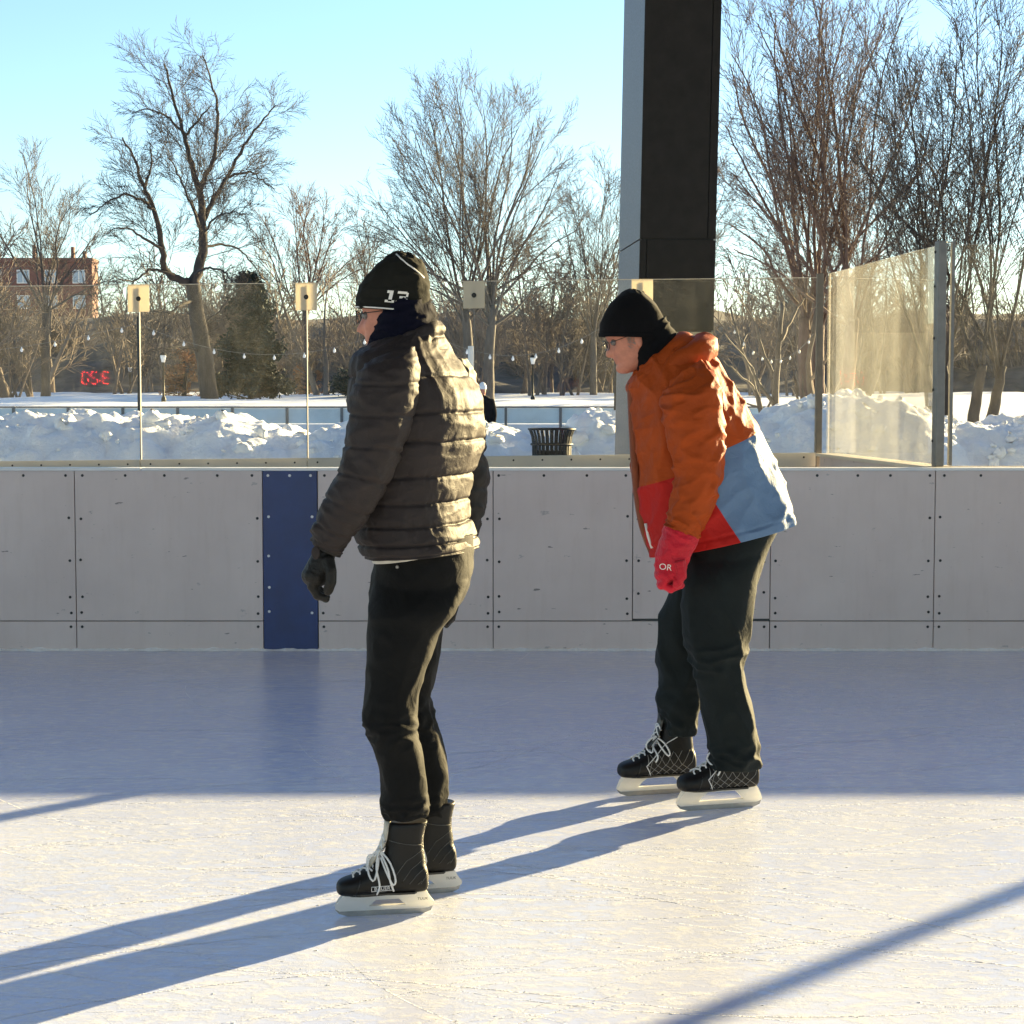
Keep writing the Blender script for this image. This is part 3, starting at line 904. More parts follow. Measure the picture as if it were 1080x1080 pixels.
def big_tree():
    Y = 80.0
    T = Tree(3); K = Tree(4, 0.009)
    def w(px, py, dy=0.0): return W(px, py, Y + dy)
    base = w(222, 424); base.z = gz(Y) - 0.3
    T.b.tube(T.curve([base, w(218, 395), w(211, 350), w(205, 313), w(203, 297)], 12, 0.03), [0.42 - 0.010 * i for i in range(13)], 10)
    limbs = [
        ([(204, 300, 0), (213, 270, .5), (213, 236, .8), (210, 201, 1), (201, 170, 1.3), (195, 144, 1), (184, 109, .5), (174, 68, 0)], .27, .04),
        ([(210, 205, 1), (217, 185, 0), (226, 165, -1), (230, 118, -2), (224, 92, -2), (214, 60, -2)], .14, .03),
        ([(211, 240, .8), (226, 210, 1.5), (240, 187, 2.4), (259, 152, 3), (276, 129, 3.5), (290, 112, 4)], .14, .03),
        ([(240, 187, 2.4), (262, 181, 3), (276, 190, 3.4), (290, 200, 3.5)], .07, .02),
        ([(201, 299, 0), (178, 289, -1), (170, 259, -2), (163, 221, -2.6), (152, 198, -3), (142, 168, -3.4), (128, 145, -4)], .20, .035),
        ([(163, 222, -2.6), (148, 210, -3.5), (128, 206, -4.5), (108, 218, -5), (94, 228, -5)], .085, .02),
        ([(152, 198, -3), (160, 175, -2), (158, 150, -1)], .08, .02),
        ([(212, 240, .8), (200, 212, -1.5), (188, 185, -3), (175, 160, -4)], .09, .02),
        ([(170, 262, -2), (150, 250, -3), (130, 240, -4), (112, 246, -4.5)], .08, .02),
        ([(211, 262, .5), (235, 258, 2), (258, 268, 3), (272, 288, 3.5)], .085, .02),
        ([(196, 145, 1), (178, 125, 2), (158, 115, 3), (138, 120, 3.5)], .08, .02),
        ([(195, 144, 1), (208, 128, 1), (222, 112, 1.2)], .08, .03),
        ([(204, 318, 0), (190, 322, -2), (176, 330, -3), (160, 328, -3)], .09, .02),
        ([(210, 345, 0), (230, 330, 1), (244, 312, 2), (256, 300, 3)], .07, .02),
        ([(214, 372, 0), (196, 366, -1), (172, 368, -3), (150, 372, -4)], .09, .02),
        ([(184, 290, -1), (160, 284, -2), (140, 296, -3), (120, 292, -4)], .085, .02),
        ([(213, 250, .8), (225, 232, -1.5), (240, 224, -3), (258, 226, -4)], .07, .02),
        ([(206, 290, 0), (220, 282, -2), (238, 288, -3), (250, 304, -3.5)], .08, .02),
    ]
    for pts, r0, r1 in limbs:
        c = K.curve([w(*p) for p in pts], 4 * len(pts), 0.05)
        K.limb(c, r0, r1, 0, SPEC)
    finish(T, K, 'bare_tree', base, 'tall dark bare tree with leaning trunk left of the down jacket', 'bark')
big_tree()

def vase_tree(seed, px, Y, fork_y, tips, trunk_r, label, mat, nl=12, spread=1.0, spec=None, stems=((0, 0),), depth=3.0, twig=0.009, base_py=None, lean=0):
    """trunk to a fork, then limbs sweeping up and out to the crown's rim"""
    T = Tree(seed); K = Tree(seed + 1, twig)
    base = W(px, 420, Y); base.z = gz(Y) - 0.3 if base_py is None else W(px, base_py, Y).z
    for (sx, sd) in stems:
        f = W(px + sx + lean, fork_y, Y) + Vector((0, sd, 0))
        b0 = base + Vector((sx * 0.6 * Y / F_PX, sd * .5, 0))
        T.b.tube(T.curve([b0, b0.lerp(f, 0.5) + Vector((T.R.uniform(-.1, .1), 0, 0)), f], 8, 0.02), [trunk_r * (1 - 0.045 * i) for i in range(9)], 9)
        for i, (tx, ty) in enumerate(tips):
            if len(stems) > 1 and (i % len(stems)) != stems.index((sx, sd)): continue
            tip = W(tx + T.R.uniform(-6, 6), ty + T.R.uniform(-6, 6), Y) + Vector((0, T.R.uniform(-depth, depth), 0))
            q = K.R.uniform(-0.10, 0.25)
            st = b0.lerp(f, min(1.0, max(0.55, 1.0 - q)))
            up = Vector((0, 0, (tip.z - st.z)))
            m1 = st.lerp(tip, 0.35) + Vector((0, 0, 0.06 * up.z)) + Vector((K.R.uniform(-.25, .25), K.R.uniform(-.3, .3), 0))
            m2 = st.lerp(tip, 0.7) + Vector((0, 0, 0.06 * up.z)) + Vector((K.R.uniform(-.3, .3), K.R.uniform(-.4, .4), 0))
            c = K.curve([st, m1, m2, tip], 12, 0.03)
            K.limb(c, trunk_r * K.R.uniform(0.17, 0.32), 0.018, 0, spec or SPEC)
    return finish(T, K, 'bare_tree', base, label, mat)

SP2 = [dict(n=10, len=0.38, ang=0.48, up=0.04, jit=0.07, t0=0.15), dict(n=7, len=0.5, ang=0.5, up=0.03, jit=0.09), dict(n=5, len=0.6, ang=0.5, up=0.02, jit=0.11, min=0.25, max=1.2)]
tips = [(x, y + 14) for x, y in [(392, 222), (400, 190), (412, 165), (424, 148), (440, 128), (456, 108), (470, 98), (486, 90), (505, 86), (520, 96), (535, 104), (548, 108), (560, 124), (572, 146), (588, 172), (600, 200), (604, 225), (590, 255), (402, 252), (420, 215), (450, 170), (480, 150), (505, 140), (530, 150), (556, 180), (575, 215), (580, 285), (425, 280)]]
vase_tree(21, 508, 84, 322, tips, 0.30, 'broad rounded bare tree right of the knitted hat', 'bark_grey', spec=SP2, stems=((12, 0), (-18, 0.8)), depth=4.5)
tips = [(762, 60), (775, 120), (768, 190), (790, 40), (806, 20), (822, 0), (838, -10), (850, 10), (868, -20), (885, 0), (905, 10), (922, 40), (940, 20), (955, 80), (968, 130), (975, 180), (762, 235), (800, 130), (830, 90), (860, 70), (890, 90), (915, 120), (935, 170), (772, 270), (955, 225)]
vase_tree(31, 865, 58, 335, tips, 0.28, 'tall many-stemmed bare tree with reddish twigs right of the column', 'bark_red', spec=SP2, stems=((-16, 0), (4, 1.0), (30, -0.8)), depth=4.0)
tips = [(930, 112), (960, 95), (985, 60), (1000, 20), (1030, 40), (1060, 90), (1090, 140), (940, 165), (965, 190), (1000, 150), (1080, 20), (1110, 60), (950, 220), (1010, 90), (975, 130)]
tips += [(905, 150), (920, 200), (935, 250), (990, 260), (1020, 230), (1060, 200), (960, 60), (1040, 130)]
vase_tree(41, 1010, 52, 385, tips, 0.20, 'dark bare tree reaching in from the right edge above the end pane', 'bark', spec=SP2, stems=((-34, 0), (-8, 0.8), (22, -.5), (50, .3)), depth=3.0)
tips = [(820, 190), (838, 160), (860, 150), (880, 165), (900, 180), (925, 190), (945, 215), (960, 250), (800, 230), (810, 270), (850, 210), (890, 220), (915, 250), (790, 290)]
vase_tree(45, 880, 72, 390, tips, 0.16, 'grey bare thicket tree low behind the many-stemmed tree', 'bark_grey', spec=SP2, stems=((-40, 0), (-10, 1.5), (24, 0), (52, 1)), depth=4.0)
tips = [(282, 228), (296, 214), (312, 212), (330, 222), (345, 232), (360, 246), (372, 262), (270, 250), (262, 270), (300, 250), (335, 262), (384, 280)]
vase_tree(51, 322, 110, 330, tips, 0.30, 'smaller reddish bare tree left of the knitted hat', 'bark_red', spec=SP2, depth=5.0, twig=0.012)
tips = [(592, 240), (606, 222), (618, 205), (630, 200), (642, 205), (655, 215), (664, 240), (585, 270), (600, 300), (640, 260), (620, 250), (670, 280)]
vase_tree(61, 626, 96, 345, tips, 0.22, 'thin airy bare tree just left of the black column', 'bark_grey', spec=SP2, depth=5.0, twig=0.010)
tips = [(370, 262), (380, 245), (392, 250), (402, 262), (360, 285), (412, 280), (395, 300)]
vase_tree(71, 388, 118, 335, tips, 0.22, 'distant bare tree directly behind the knitted hat', 'bark_grey', spec=SP2, depth=4.0, twig=0.012)
tips = [(62, 200), (78, 222), (90, 238), (102, 262), (50, 240), (40, 180), (20, 190), (5, 210), (112, 290), (30, 250)]
vase_tree(81, 48, 100, 330, tips, 0.30, 'grey bare tree at the far left edge before the brick building', 'bark_grey', spec=SP2, depth=5.0, twig=0.011)
tips = [(688, 160), (706, 140), (725, 150), (745, 170), (760, 205), (676, 200), (668, 240), (735, 220)]
vase_tree(91, 716, 105, 335, tips, 0.25, 'bare tree mostly hidden behind the black column', 'bark_grey', spec=SP2, depth=5.0, twig=0.011)

# gnarled young trees close behind the bench, at right
def young_tree(seed, ctrls, Y, label, r0):
    T = Tree(seed); K = Tree(seed + 5, 0.006)
    sp = [dict(n=7, len=0.40, ang=0.8, up=0.08, jit=0.25, t0=0.3), dict(n=5, len=0.5, ang=0.8, up=0.05, jit=0.28), dict(n=3, len=0.6, ang=0.8, up=0.03, jit=0.3, min=0.12)]
    base = None
    for i, pts in enumerate(ctrls):
        P = [W(x, y, Y + d) for (x, y, d) in pts]
        if i == 0:
            base = P[0].copy(); base.z = 0.2
            P[0] = base.copy()
            T.b.tube(T.curve(P, 14, 0.012), [r0 * (1 - 0.05 * k) for k in range(15)], 8)
            K.limb(K.curve(P[len(P)//2:], 8, 0.01), r0 * .4, 0.008, 0, sp)
        else:
            K.limb(K.curve(P, 10, 0.02), r0 * 0.55, 0.008, 0, sp)
    finish(T, K, 'young_tree', base, label, 'bark_grey', group='young trees behind the bench')
young_tree(101, [[(826, 490, 0), (824, 460, 0), (818, 430, .1), (820, 390, .2), (822, 350, 0), (826, 318, .2)],
                 [(824, 455, 0), (808, 440, .3), (796, 428, .4), (780, 424, .4)], [(824, 450, 0), (842, 440, -.2), (848, 420, -.3), (846, 395, -.3)],
                 [(820, 400, .2), (806, 370, .4), (796, 340, .5), (780, 315, .6)], [(822, 360, 0), (836, 335, -.2), (850, 312, -.3)], [(818, 430, .1), (800, 400, 0), (786, 378, -.2), (764, 352, -.3)]],
           24.6, 'gnarled young tree right of the orange jacket behind the glass', 0.075)
young_tree(111, [[(800, 490, 0), (806, 455, 0), (800, 425, .1), (792, 395, .2), (780, 362, 0), (770, 325, .2)],
                 [(803, 440, 0), (815, 415, .3), (812, 385, .4), (816, 350, .4)], [(796, 410, 0), (780, 395, -.2), (764, 380, -.3)], [(782, 368, 0), (790, 345, .3), (794, 310, .4)]],
           25.4, 'slender young tree nearest the orange jacket behind the glass', 0.05)
young_tree(121, [[(845, 490, 0), (850, 455, 0), (856, 425, .1), (852, 390, .2), (858, 350, 0), (864, 310, .2)],
                 [(852, 450, 0), (872, 430, .3), (884, 405, .4), (890, 370, .4)], [(854, 400, 0), (876, 372, -.2), (892, 340, -.3)], [(851, 450, 0), (842, 420, .3), (836, 398, .4)]],
           26.0, 'young tree standing behind the dark end post', 0.07)

# ------------------------------------------------------------------ evergreen, beech, tan shrub
def leafy(name, label, px0, px1, py0, py1, Y, mat, n, size, shape, trunk=0.14, cat='tree', seed=9):
    R = random.Random(seed)
    cx = (px0 + px1) / 2
    base = W(cx, 424, Y); base.z = gz(Y) - 0.2
    top = W(cx, py0, Y).z; bot = W(cx, py1, Y).z; hw = (px1 - px0) / 2 * Y / F_PX
    r = empty(name, base, label, cat)
    T = Tree(seed)
    T.b.tube([base, base + Vector((0.1, 0, (top - base.z) * .5)), Vector((base.x, base.y, top - 0.3))], [trunk, trunk * .7, trunk * .2], 8)
    clumps = []
    for i in range(int(n / 60)):
        t = R.random() ** 0.85
        rad = hw * shape(t)
        q = R.random() * 2 * pi; rr = rad * sqrt(R.uniform(0.15, 1.0))
        c = Vector((base.x + rr * cos(q), base.y + rr * sin(q), bot + (top - bot) * t))
        clumps.append((c, R.uniform(0.35, 0.8) * size * 3.2))
        T.b.tube([Vector((base.x, base.y, c.z - 0.25 * rr)), c], [0.03, 0.012], 3, False)
    T.b.build('trunk', M['bark'], r, smooth=True)
    b = MB()
    for c, cr in clumps:
        for k in range(60):
            d = Vector((R.gauss(0, 1), R.gauss(0, 1), R.gauss(0, .7))).normalized() * cr * R.random() ** 0.5
            p = c + d; s = size * R.uniform(0.4, 1.0)
            u = Vector((R.uniform(-1, 1), R.uniform(-1, 1), R.uniform(-1, .6))).normalized()
            w_ = u.orthogonal().normalized(); w_ = Matrix.Rotation(R.random() * 6.28, 3, u) @ w_
            k0 = len(b.v)
            b.v += [tuple(p - w_ * s * .3), tuple(p + u * s), tuple(p + w_ * s * .3), tuple(p - u * s * .4)]
            b.f.append((k0, k0 + 1, k0 + 2, k0 + 3))
    b.build('crown', M[mat], r)
leafy('evergreen_tree', 'dark green evergreen right of the leaning tree trunk', 224, 304, 292, 416, 88, 'needle', 24000, 0.24, lambda t: (0.10 + 1.0 * (1 - t) ** 0.75) * (0.8 + 0.25 * sin(t * 19)), seed=9)
leafy('evergreen_tree', 'low dark green evergreen bush between hat and first street lamp', 352, 384, 392, 420, 92, 'needle', 2400, 0.2, lambda t: sqrt(max(0.05, 1 - (t * 1.1 - .2) ** 2)), cat='bush', seed=10)
leafy('beech_bush', 'rust brown leafy bush behind the trunk of the leaning tree', 172, 216, 370, 418, 95, 'dry_leaf', 2600, 0.15, lambda t: sqrt(max(0.05, 1 - (t * 1.15 - .25) ** 2)), cat='bush', seed=13)
leafy('beech_bush', 'rust brown leafy bush right of the evergreen', 296, 352, 388, 418, 100, 'dry_leaf', 1800, 0.14, lambda t: sqrt(max(0.05, 1 - (t * 1.15 - .25) ** 2)), cat='bush', seed=14)

def woods():
    """the tangle of undergrowth and far trunks: one mass nobody could count"""
    protos = []
    for sd in range(6):
        K = Tree(200 + sd, 0.020)
        sp = [dict(n=9, len=0.5, ang=0.6, up=0.06, jit=0.14, t0=0.1), dict(n=6, len=0.5, ang=0.6, up=0.05, jit=0.16), dict(n=3, len=0.6, ang=0.6, up=0.02, jit=0.2, min=0.4)]
        for st in range(4 if sd < 4 else 2):
            d = Vector((K.R.uniform(-.45, .45), K.R.uniform(-.45, .45), 1))
            K.limb(K.path(Vector((K.R.uniform(-.4, .4), K.R.uniform(-.4, .4), 0)), d, K.R.uniform(4.0, 6.5), 6, 0.12, 0.04), 0.09 if sd < 4 else 0.16, 0.02, 0, sp)
        v = np.array(K.b.v); protos.append((v, np.array([list(q) + [q[3]] * 0 for q in K.b.f])))
    R = random.Random(77)
    V, Fc, off = [], [], 0
    for i in range(105):
        Y = R.uniform(92, 140)
        px = R.uniform(-60, 1140)
        x = (px - 540) * Y / F_PX
        s = R.uniform(0.75, 1.3) * (1.2 if px < 260 or px > 560 else 1.0)
        v, f = protos[R.randrange(6)]
        a = R.random() * 6.28
        rot = np.array([[cos(a), -sin(a), 0], [sin(a), cos(a), 0], [0, 0, 1]])
        V.append((v @ rot.T) * s + np.array([x, Y, gz(Y) - 0.3])); Fc.append(f + off); off += len(v)
    V = np.concatenate(V); Fc = np.concatenate(Fc)
    me = bpy.data.meshes.new('woods')
    me.vertices.add(len(V)); me.vertices.foreach_set('co', V.ravel())
    me.loops.add(Fc.size); me.loops.foreach_set('vertex_index', Fc.ravel().astype(np.int32))
    me.polygons.add(len(Fc)); me.polygons.foreach_set('loop_start', np.arange(0, Fc.size, 4, dtype=np.int32))
    me.update(calc_edges=True)
    o = link_mesh('undergrowth', me, M['thicket']); tag(o, kind='stuff')
    
    # wooded rise behind
    v, f = [], []
    xs = [-120 + 3 * i for i in range(81)]; ys = [116 + 3 * i for i in range(16)]
    for y in ys:
        for x in xs:
            t = min(1, (y - 116) / 36.0)
            v.append((x, y, gz(y) - 0.5 + 6.6 * t * t * (3 - 2 * t) + 1.2 * noise.fractal(Vector((x * .08, y * .08, 2)), .8, 2, 4)))
    k = len(xs)
    for i in range(len(ys) - 1):
        for j in range(k - 1): f.append((i*k+j, i*k+j+1, (i+1)*k+j+1, (i+1)*k+j))
    tag(link_mesh('wooded_hill', mesh_from(v, f), M['litter']), kind='structure')
woods()
# ================================================================== people
from mathutils.bvhtree import BVHTree
M['skin'] = simple('skin', (0.50, 0.195, 0.125), 0.5, 0, 0.14, 40, 0.12, 300, 0.001)
M['puffer'] = fabric('grey_down_nylon', (0.030, 0.0232, 0.0222), 0.64, 700, 0.30, 0.12, 0.0, 40, 0.22)
M['puffer_dark'] = fabric('charcoal_down_nylon', (0.022, 0.020, 0.019), 0.6, 700, 0.3, 0.12, 0.0, 26, 0.2)
M['navy'] = fabric('navy_fleece', (0.0045, 0.005, 0.013), 0.9, 500, 0.5, 0.2, 0.0, 22, 0.1)
M['black_cloth'] = fabric('black_denim', (0.0042, 0.0042, 0.004), 0.8, 1200, 0.45, 0.25, 0.03, 18, 0.2)
M['dark_twill'] = fabric('dark_twill', (0.0075, 0.0115, 0.012), 0.8, 1200, 0.45, 0.2, 0.03, 16, 0.2)
M['hat_grey'] = fabric('charcoal_knit', (0.013, 0.013, 0.0105), 0.95, 420, 0.25, 0.2, 0.0, 30, 0.15)
M['hat_black'] = fabric('black_knit', (0.004, 0.004, 0.005), 0.95, 420, 0.25, 0.2, 0.03, 30, 0.15)
M['piping'] = simple('white_piping', (0.75, 0.73, 0.68), 0.7, 0, 0.05)
M['shirt'] = fabric('pale_shirt', (0.55, 0.53, 0.48), 0.9, 800, 0.3)
M['glove_black'] = fabric('black_leather_glove', (0.007, 0.006, 0.0045), 0.55, 600, 0.5, 0.3, 0.03, 45)
M['glove_red'] = fabric('red_nylon_glove', (0.55, 0.005, 0.022), 0.55, 600, 0.8, 0.2, 0.1, 42)
M['rust'] = fabric('rust_placket', (0.20, 0.045, 0.012), 0.7, 900, 0.3)
M['orange'] = fabric('orange_shell', (0.34, 0.054, 0.006), 0.65, 1000, 0.55, 0.12, 0.0, 24, 0.18)
def block_jacket():
    m = fabric('orange_red_blue_shell', (0.34, 0.054, 0.006), 0.65, 1000, 0.55, 0.12, 0.0, 24, 0.18)
    nt = m.node_tree; p = nt.nodes['Principled BSDF']
    lk = [l for l in nt.links if l.to_socket == p.inputs['Base Color']][0]
    org = lk.from_socket
    av = nt.nodes.new('ShaderNodeAttribute'); av.attribute_name = 'sv'
    ac = nt.nodes.new('ShaderNodeAttribute'); ac.attribute_name = 'sc'
    def math_(op, a, b):
        n = nt.nodes.new('ShaderNodeMath'); n.operation = op
        for i, q in enumerate((a, b)):
            if isinstance(q, (int, float)): n.inputs[i].default_value = q
            else: nt.links.new(q, n.inputs[i])
        return n.outputs[0]
    def mix(f, a, col):
        n = nt.nodes.new('ShaderNodeMix'); n.data_type = 'RGBA'
        nt.links.new(f, n.inputs[0]); nt.links.new(a, n.inputs[6]); n.inputs[7].default_value = (*col, 1)
        return n.outputs[2]
    V, Cc = av.outputs['Fac'], ac.outputs['Fac']
    edge = math_('ADD', math_('MULTIPLY', V, 0.11), -0.66)          # red/blue seam drifts back towards the hem
    back = math_('GREATER_THAN', Cc, edge)
    blue = math_('MULTIPLY', back, math_('GREATER_THAN', V, math_('ADD', math_('MULTIPLY', Cc, -0.25), 4.42)))
    front = math_('SUBTRACT', 1.0, back)
    red = math_('MULTIPLY', front, math_('GREATER_THAN', V, math_('ADD', math_('MULTIPLY', Cc, -0.15), 4.66)))
    c = mix(red, org, (0.43, 0.014, 0.010))
    c = mix(blue, c, (0.125, 0.205, 0.34))
    nt.links.new(c, p.inputs['Base Color'])
    return m
M['block'] = block_jacket()
M['boot'] = simple('black_boot', (0.0065, 0.006, 0.0055), 0.5, 0, 0.25, 30, 0.15, 220, 0.001, spec=0.3)
M['boot_dark'] = simple('black_toe_cap', (0.010, 0.010, 0.010), 0.3, 0, 0.2, 30)
M['felt'] = simple('cream_felt', (0.62, 0.57, 0.48), 0.95, 0, 0.1, 60, 0.3, 300)
M['lace'] = simple('white_lace', (0.78, 0.77, 0.76), 0.8, 0, 0.08, 200)
M['steel'] = simple('steel_blade', (0.34, 0.33, 0.32), 0.32, 0.9, 0.15, 30)
M['seam_grey'] = simple('grey_seam', (0.10, 0.098, 0.09), 0.7, 0, 0.1)
M['stitch'] = simple('pale_stitching', (0.28, 0.27, 0.25), 0.7, 0, 0.1)
def holder_mat():
    m, nt, p = mat_new('white_holder')
    p.inputs['Base Color'].default_value = (0.85, 0.84, 0.80, 1); p.inputs['Roughness'].default_value = 0.3
    n = noise_n(nt, 40, 4); r = ramp(nt, n.outputs[0], [(0.3, (0.82, 0.81, 0.78)), (0.7, (0.88, 0.87, 0.85))]); nt.links.new(r.outputs[0], p.inputs['Base Color'])
    t = nt.nodes.new('ShaderNodeBsdfTranslucent'); t.inputs[0].default_value = (0.88, 0.86, 0.80, 1)
    mx = nt.nodes.new('ShaderNodeMixShader'); mx.inputs[0].default_value = 0.35
    nt.links.new(p.outputs[0], mx.inputs[1]); nt.links.new(t.outputs[0], mx.inputs[2]); nt.links.new(mx.outputs[0], nt.nodes['Material Output'].inputs[0])
    return m
M['holder'] = holder_mat()
M['frame_glass'] = simple('spectacle_frame', (0.03, 0.03, 0.03), 0.3, 0.6, 0.1)
M['lens'] = glass_mat('spectacle_lens', 0.0, 0.02, 0.03)
M['eye'] = simple('eye', (0.16, 0.14, 0.13), 0.15, 0, 0.3, 60)
M['hair'] = simple('grey_hair', (0.30, 0.27, 0.24), 0.5, 0, 0.3, 40)
M['ink'] = simple('dark_print', (0.05, 0.05, 0.05), 0.6, 0, 0.1)

def crom(rows, n):
    a = np.array(rows, float); m = len(a); out = []; vs = []
    for i in range(n):
        t = i / (n - 1) * (m - 1); j = min(m - 2, int(t)); f = t - j
        p0 = a[max(j-1, 0)]; p1 = a[j]; p2 = a[j+1]; p3 = a[min(j+2, m-1)]
        if j == 0: p0 = 2 * p1 - p2
        if j == m - 2: p3 = 2 * p2 - p1
        out.append(0.5 * ((2*p1) + (-p0+p2)*f + (2*p0-5*p1+4*p2-p3)*f*f + (-p0+3*p1-3*p2+p3)*f**3)); vs.append(t)
    return np.array(out), np.array(vs)
def loft(rows, nv=60, nu=48, e=2.0, yaw=0.0, disp=None, scale=1.0):
    """rows: left px, left py, right px, right py, distance, half depth. Closed tube with capped ends."""
    R_, vs = crom(rows, nv)
    ph = np.arange(nu) * 2 * pi / nu
    c = np.sign(np.cos(ph)) * np.abs(np.cos(ph)) ** (2 / e); s_ = np.sign(np.sin(ph)) * np.abs(np.sin(ph)) ** (2 / e)
    P = np.zeros((nv, nu, 3)); CEN = np.zeros((nv, 3))
    for i, (lx, ly, rx, ry, Y, b) in enumerate(R_):
        L = np.array(W(lx, ly, Y)); R = np.array(W(rx, ry, Y))
        A = (R - L) / 2 * scale; b = max(b, 0.003) * scale; w = np.linalg.norm(A); ah = A / w
        yh = np.array([0, 1.0, 0])
        a = sqrt(max(w*w - (b*sin(yaw))**2, (0.5*w)**2)) / cos(yaw)
        A2 = a * (cos(yaw) * ah - sin(yaw) * yh); B2 = b * (sin(yaw) * ah + cos(yaw) * yh)
        CEN[i] = (L + R) / 2
        P[i] = CEN[i] + c[:, None] * A2 + s_[:, None] * B2
    if disp:
        du = np.roll(P, -1, 1) - np.roll(P, 1, 1); dv_ = np.gradient(P, axis=0)
        N = np.cross(dv_, du); N /= (np.linalg.norm(N, axis=2, keepdims=True) + 1e-12)
        sg = np.sign(np.sum(N * (P - CEN[:, None, :]), axis=2, keepdims=True)); sg[sg == 0] = 1
        N *= sg
        d = np.array([[disp(vs[i], ph[j], P[i, j]) for j in range(nu)] for i in range(nv)])
        P = P + N * d[:, :, None]
    V = P.reshape(-1, 3)
    V = np.concatenate([V, CEN[:1], CEN[-1:]])
    F = []
    for i in range(nv - 1):
        for j in range(nu):
            jj = (j + 1) % nu
            F.append((i*nu+j, (i+1)*nu+j, (i+1)*nu+jj, i*nu+jj))
    t, bt = nv*nu, nv*nu + 1
    for j in range(nu):
        jj = (j+1) % nu
        F.append((t, j, jj)); F.append((bt, (nv-1)*nu+jj, (nv-1)*nu+j))
    sv = np.concatenate([np.repeat(vs, nu), [vs[0], vs[-1]]]); sc = np.concatenate([np.tile(np.cos(ph), nv), [0, 0]])
    return V, F, sv, sc
def merge(*parts):
    V, F, o = [], [], 0
    for p in parts:
        v, f = p[0], p[1]
        V += [tuple(q) for q in v]; F += [tuple(i + o for i in q) for q in f]; o += len(v)
    return V, F
def nz(x, y, z): return noise.noise(Vector((x, y, z)))
def ridge(x, y, z): return (1 - abs(noise.noise(Vector((x, y, z))))) ** 3
def attr(me, name, arr):
    a = me.attributes.new(name, 'FLOAT', 'POINT'); a.data.foreach_set('value', np.asarray(arr, np.float32))
def bvh_of(o):
    """BVH of a part in world coordinates"""
    me = o.data; base = Vector(root_loc(o))
    return BVHTree.FromPolygons([v.co + base for v in me.vertices], [list(p.vertices) for p in me.polygons])

HEAD_ROWS = [(-.118, .060, -.010, .020), (-.110, .082, .010, .036), (-.096, .092, .028, .047), (-.082, .089, .044, .054), (-.070, .083, .055, .058), (-.060, .089, .063, .061),
             (-.050, .089, .068, .063), (-.040, .086, .072, .065), (-.028, .087, .078, .067), (-.012, .087, .086, .069), (.004, .085, .092, .071), (.018, .085, .096, .073), (.034, .093, .100, .075),
             (.050, .094, .102, .076), (.068, .088, .099, .074), (.088, .073, .088, .066), (.104, .052, .068, .052), (.115, .026, .040, .030), (.119, .006, .010, .008)]
def head_mesh(c, yaw, pitch, s=1.0):
    """head with brow, nose, lips, chin, eye hollows and ears; faces -X, yaw turns it away from the camera"""
    rows, _ = crom(HEAD_ROWS, 70); nu = 64
    V, F = [], []
    rot = Matrix.Rotation(pi - yaw, 3, 'Z') @ Matrix.Rotation(pitch, 3, 'Y')
    def nose(z):
        if z > 0.022 or z < -0.046: return 0.0
        if z > -0.030: return 0.004 + 0.025 * ((0.022 - z) / 0.052) ** 1.15
        return 0.029 * max(0, 1 - ((-0.030 - z) / 0.016) ** 2)
    for (z, f, bk, w) in rows:
        if z > 0.035:
            k = 1 - 0.16 * min(1, (z - 0.035) / 0.03); f *= k; bk *= k; w *= k
        for j in range(nu):
            q = 2 * pi * j / nu; a = q if q <= pi else q - 2 * pi
            cx = cos(a); x = cx * (f if cx > 0 else bk); y = sin(a) * w
            if abs(a) < 1.2:
                x += nose(z) * exp(-(a / (0.15 if z > -0.01 else 0.20)) ** 2)
                x -= 0.012 * exp(-((abs(a) - 0.42) / 0.17) ** 2 - ((z - 0.012) / 0.013) ** 2)
                x += 0.006 * exp(-((abs(a) - 0.62) / 0.25) ** 2 - ((z + 0.022) / 0.018) ** 2)
                x -= 0.006 * exp(-(a / 0.32) ** 2 - ((z + 0.0575) / 0.0032) ** 2)
                x += 0.003 * exp(-(a / 0.28) ** 2 - ((z + 0.064) / 0.004) ** 2)
                x -= 0.004 * exp(-((abs(a) - 0.36) / 0.06) ** 2 - ((z + 0.045) / 0.018) ** 2)
            V.append(Vector((x, y, z)))
    for i in range(len(rows) - 1):
        for j in range(nu):
            jj = (j + 1) % nu; F.append((i*nu+j, i*nu+jj, (i+1)*nu+jj, (i+1)*nu+j))
    n = len(V); V += [Vector((.03, 0, -.118)), Vector((0, 0, .119))]
    for j in range(nu):
        jj = (j + 1) % nu; F.append((n, jj, j)); F.append((n + 1, (len(rows)-1)*nu+j, (len(rows)-1)*nu+jj))
    b = MB()
    for sd in (-1, 1):
        b.ball((-0.012, sd * 0.072, -0.008), (0.017, 0.010, 0.031), 12, 8)
    vv, ff = merge((V, F), (b.v, b.f))
    M3 = rot * s
    return [M3 @ Vector(v) + c for v in vv], ff, (M3, c)

def sleeve_fold(seed, amp, fr, seams=(), depth=0.0, sig=0.10):
    def d(v, ph, p):
        x = amp * (ridge(v * fr + seed, cos(ph) * 1.1, sin(ph) * 1.1) - 0.45) + amp * 0.45 * nz(v * fr * 2.3 + seed, cos(ph) * 2.5, sin(ph) * 2.5)
        for s in seams:
            q = (v + 0.06 * sin(ph * 2 + s) - s) / sig
            x -= depth * exp(-q * q)
        return x
    return d

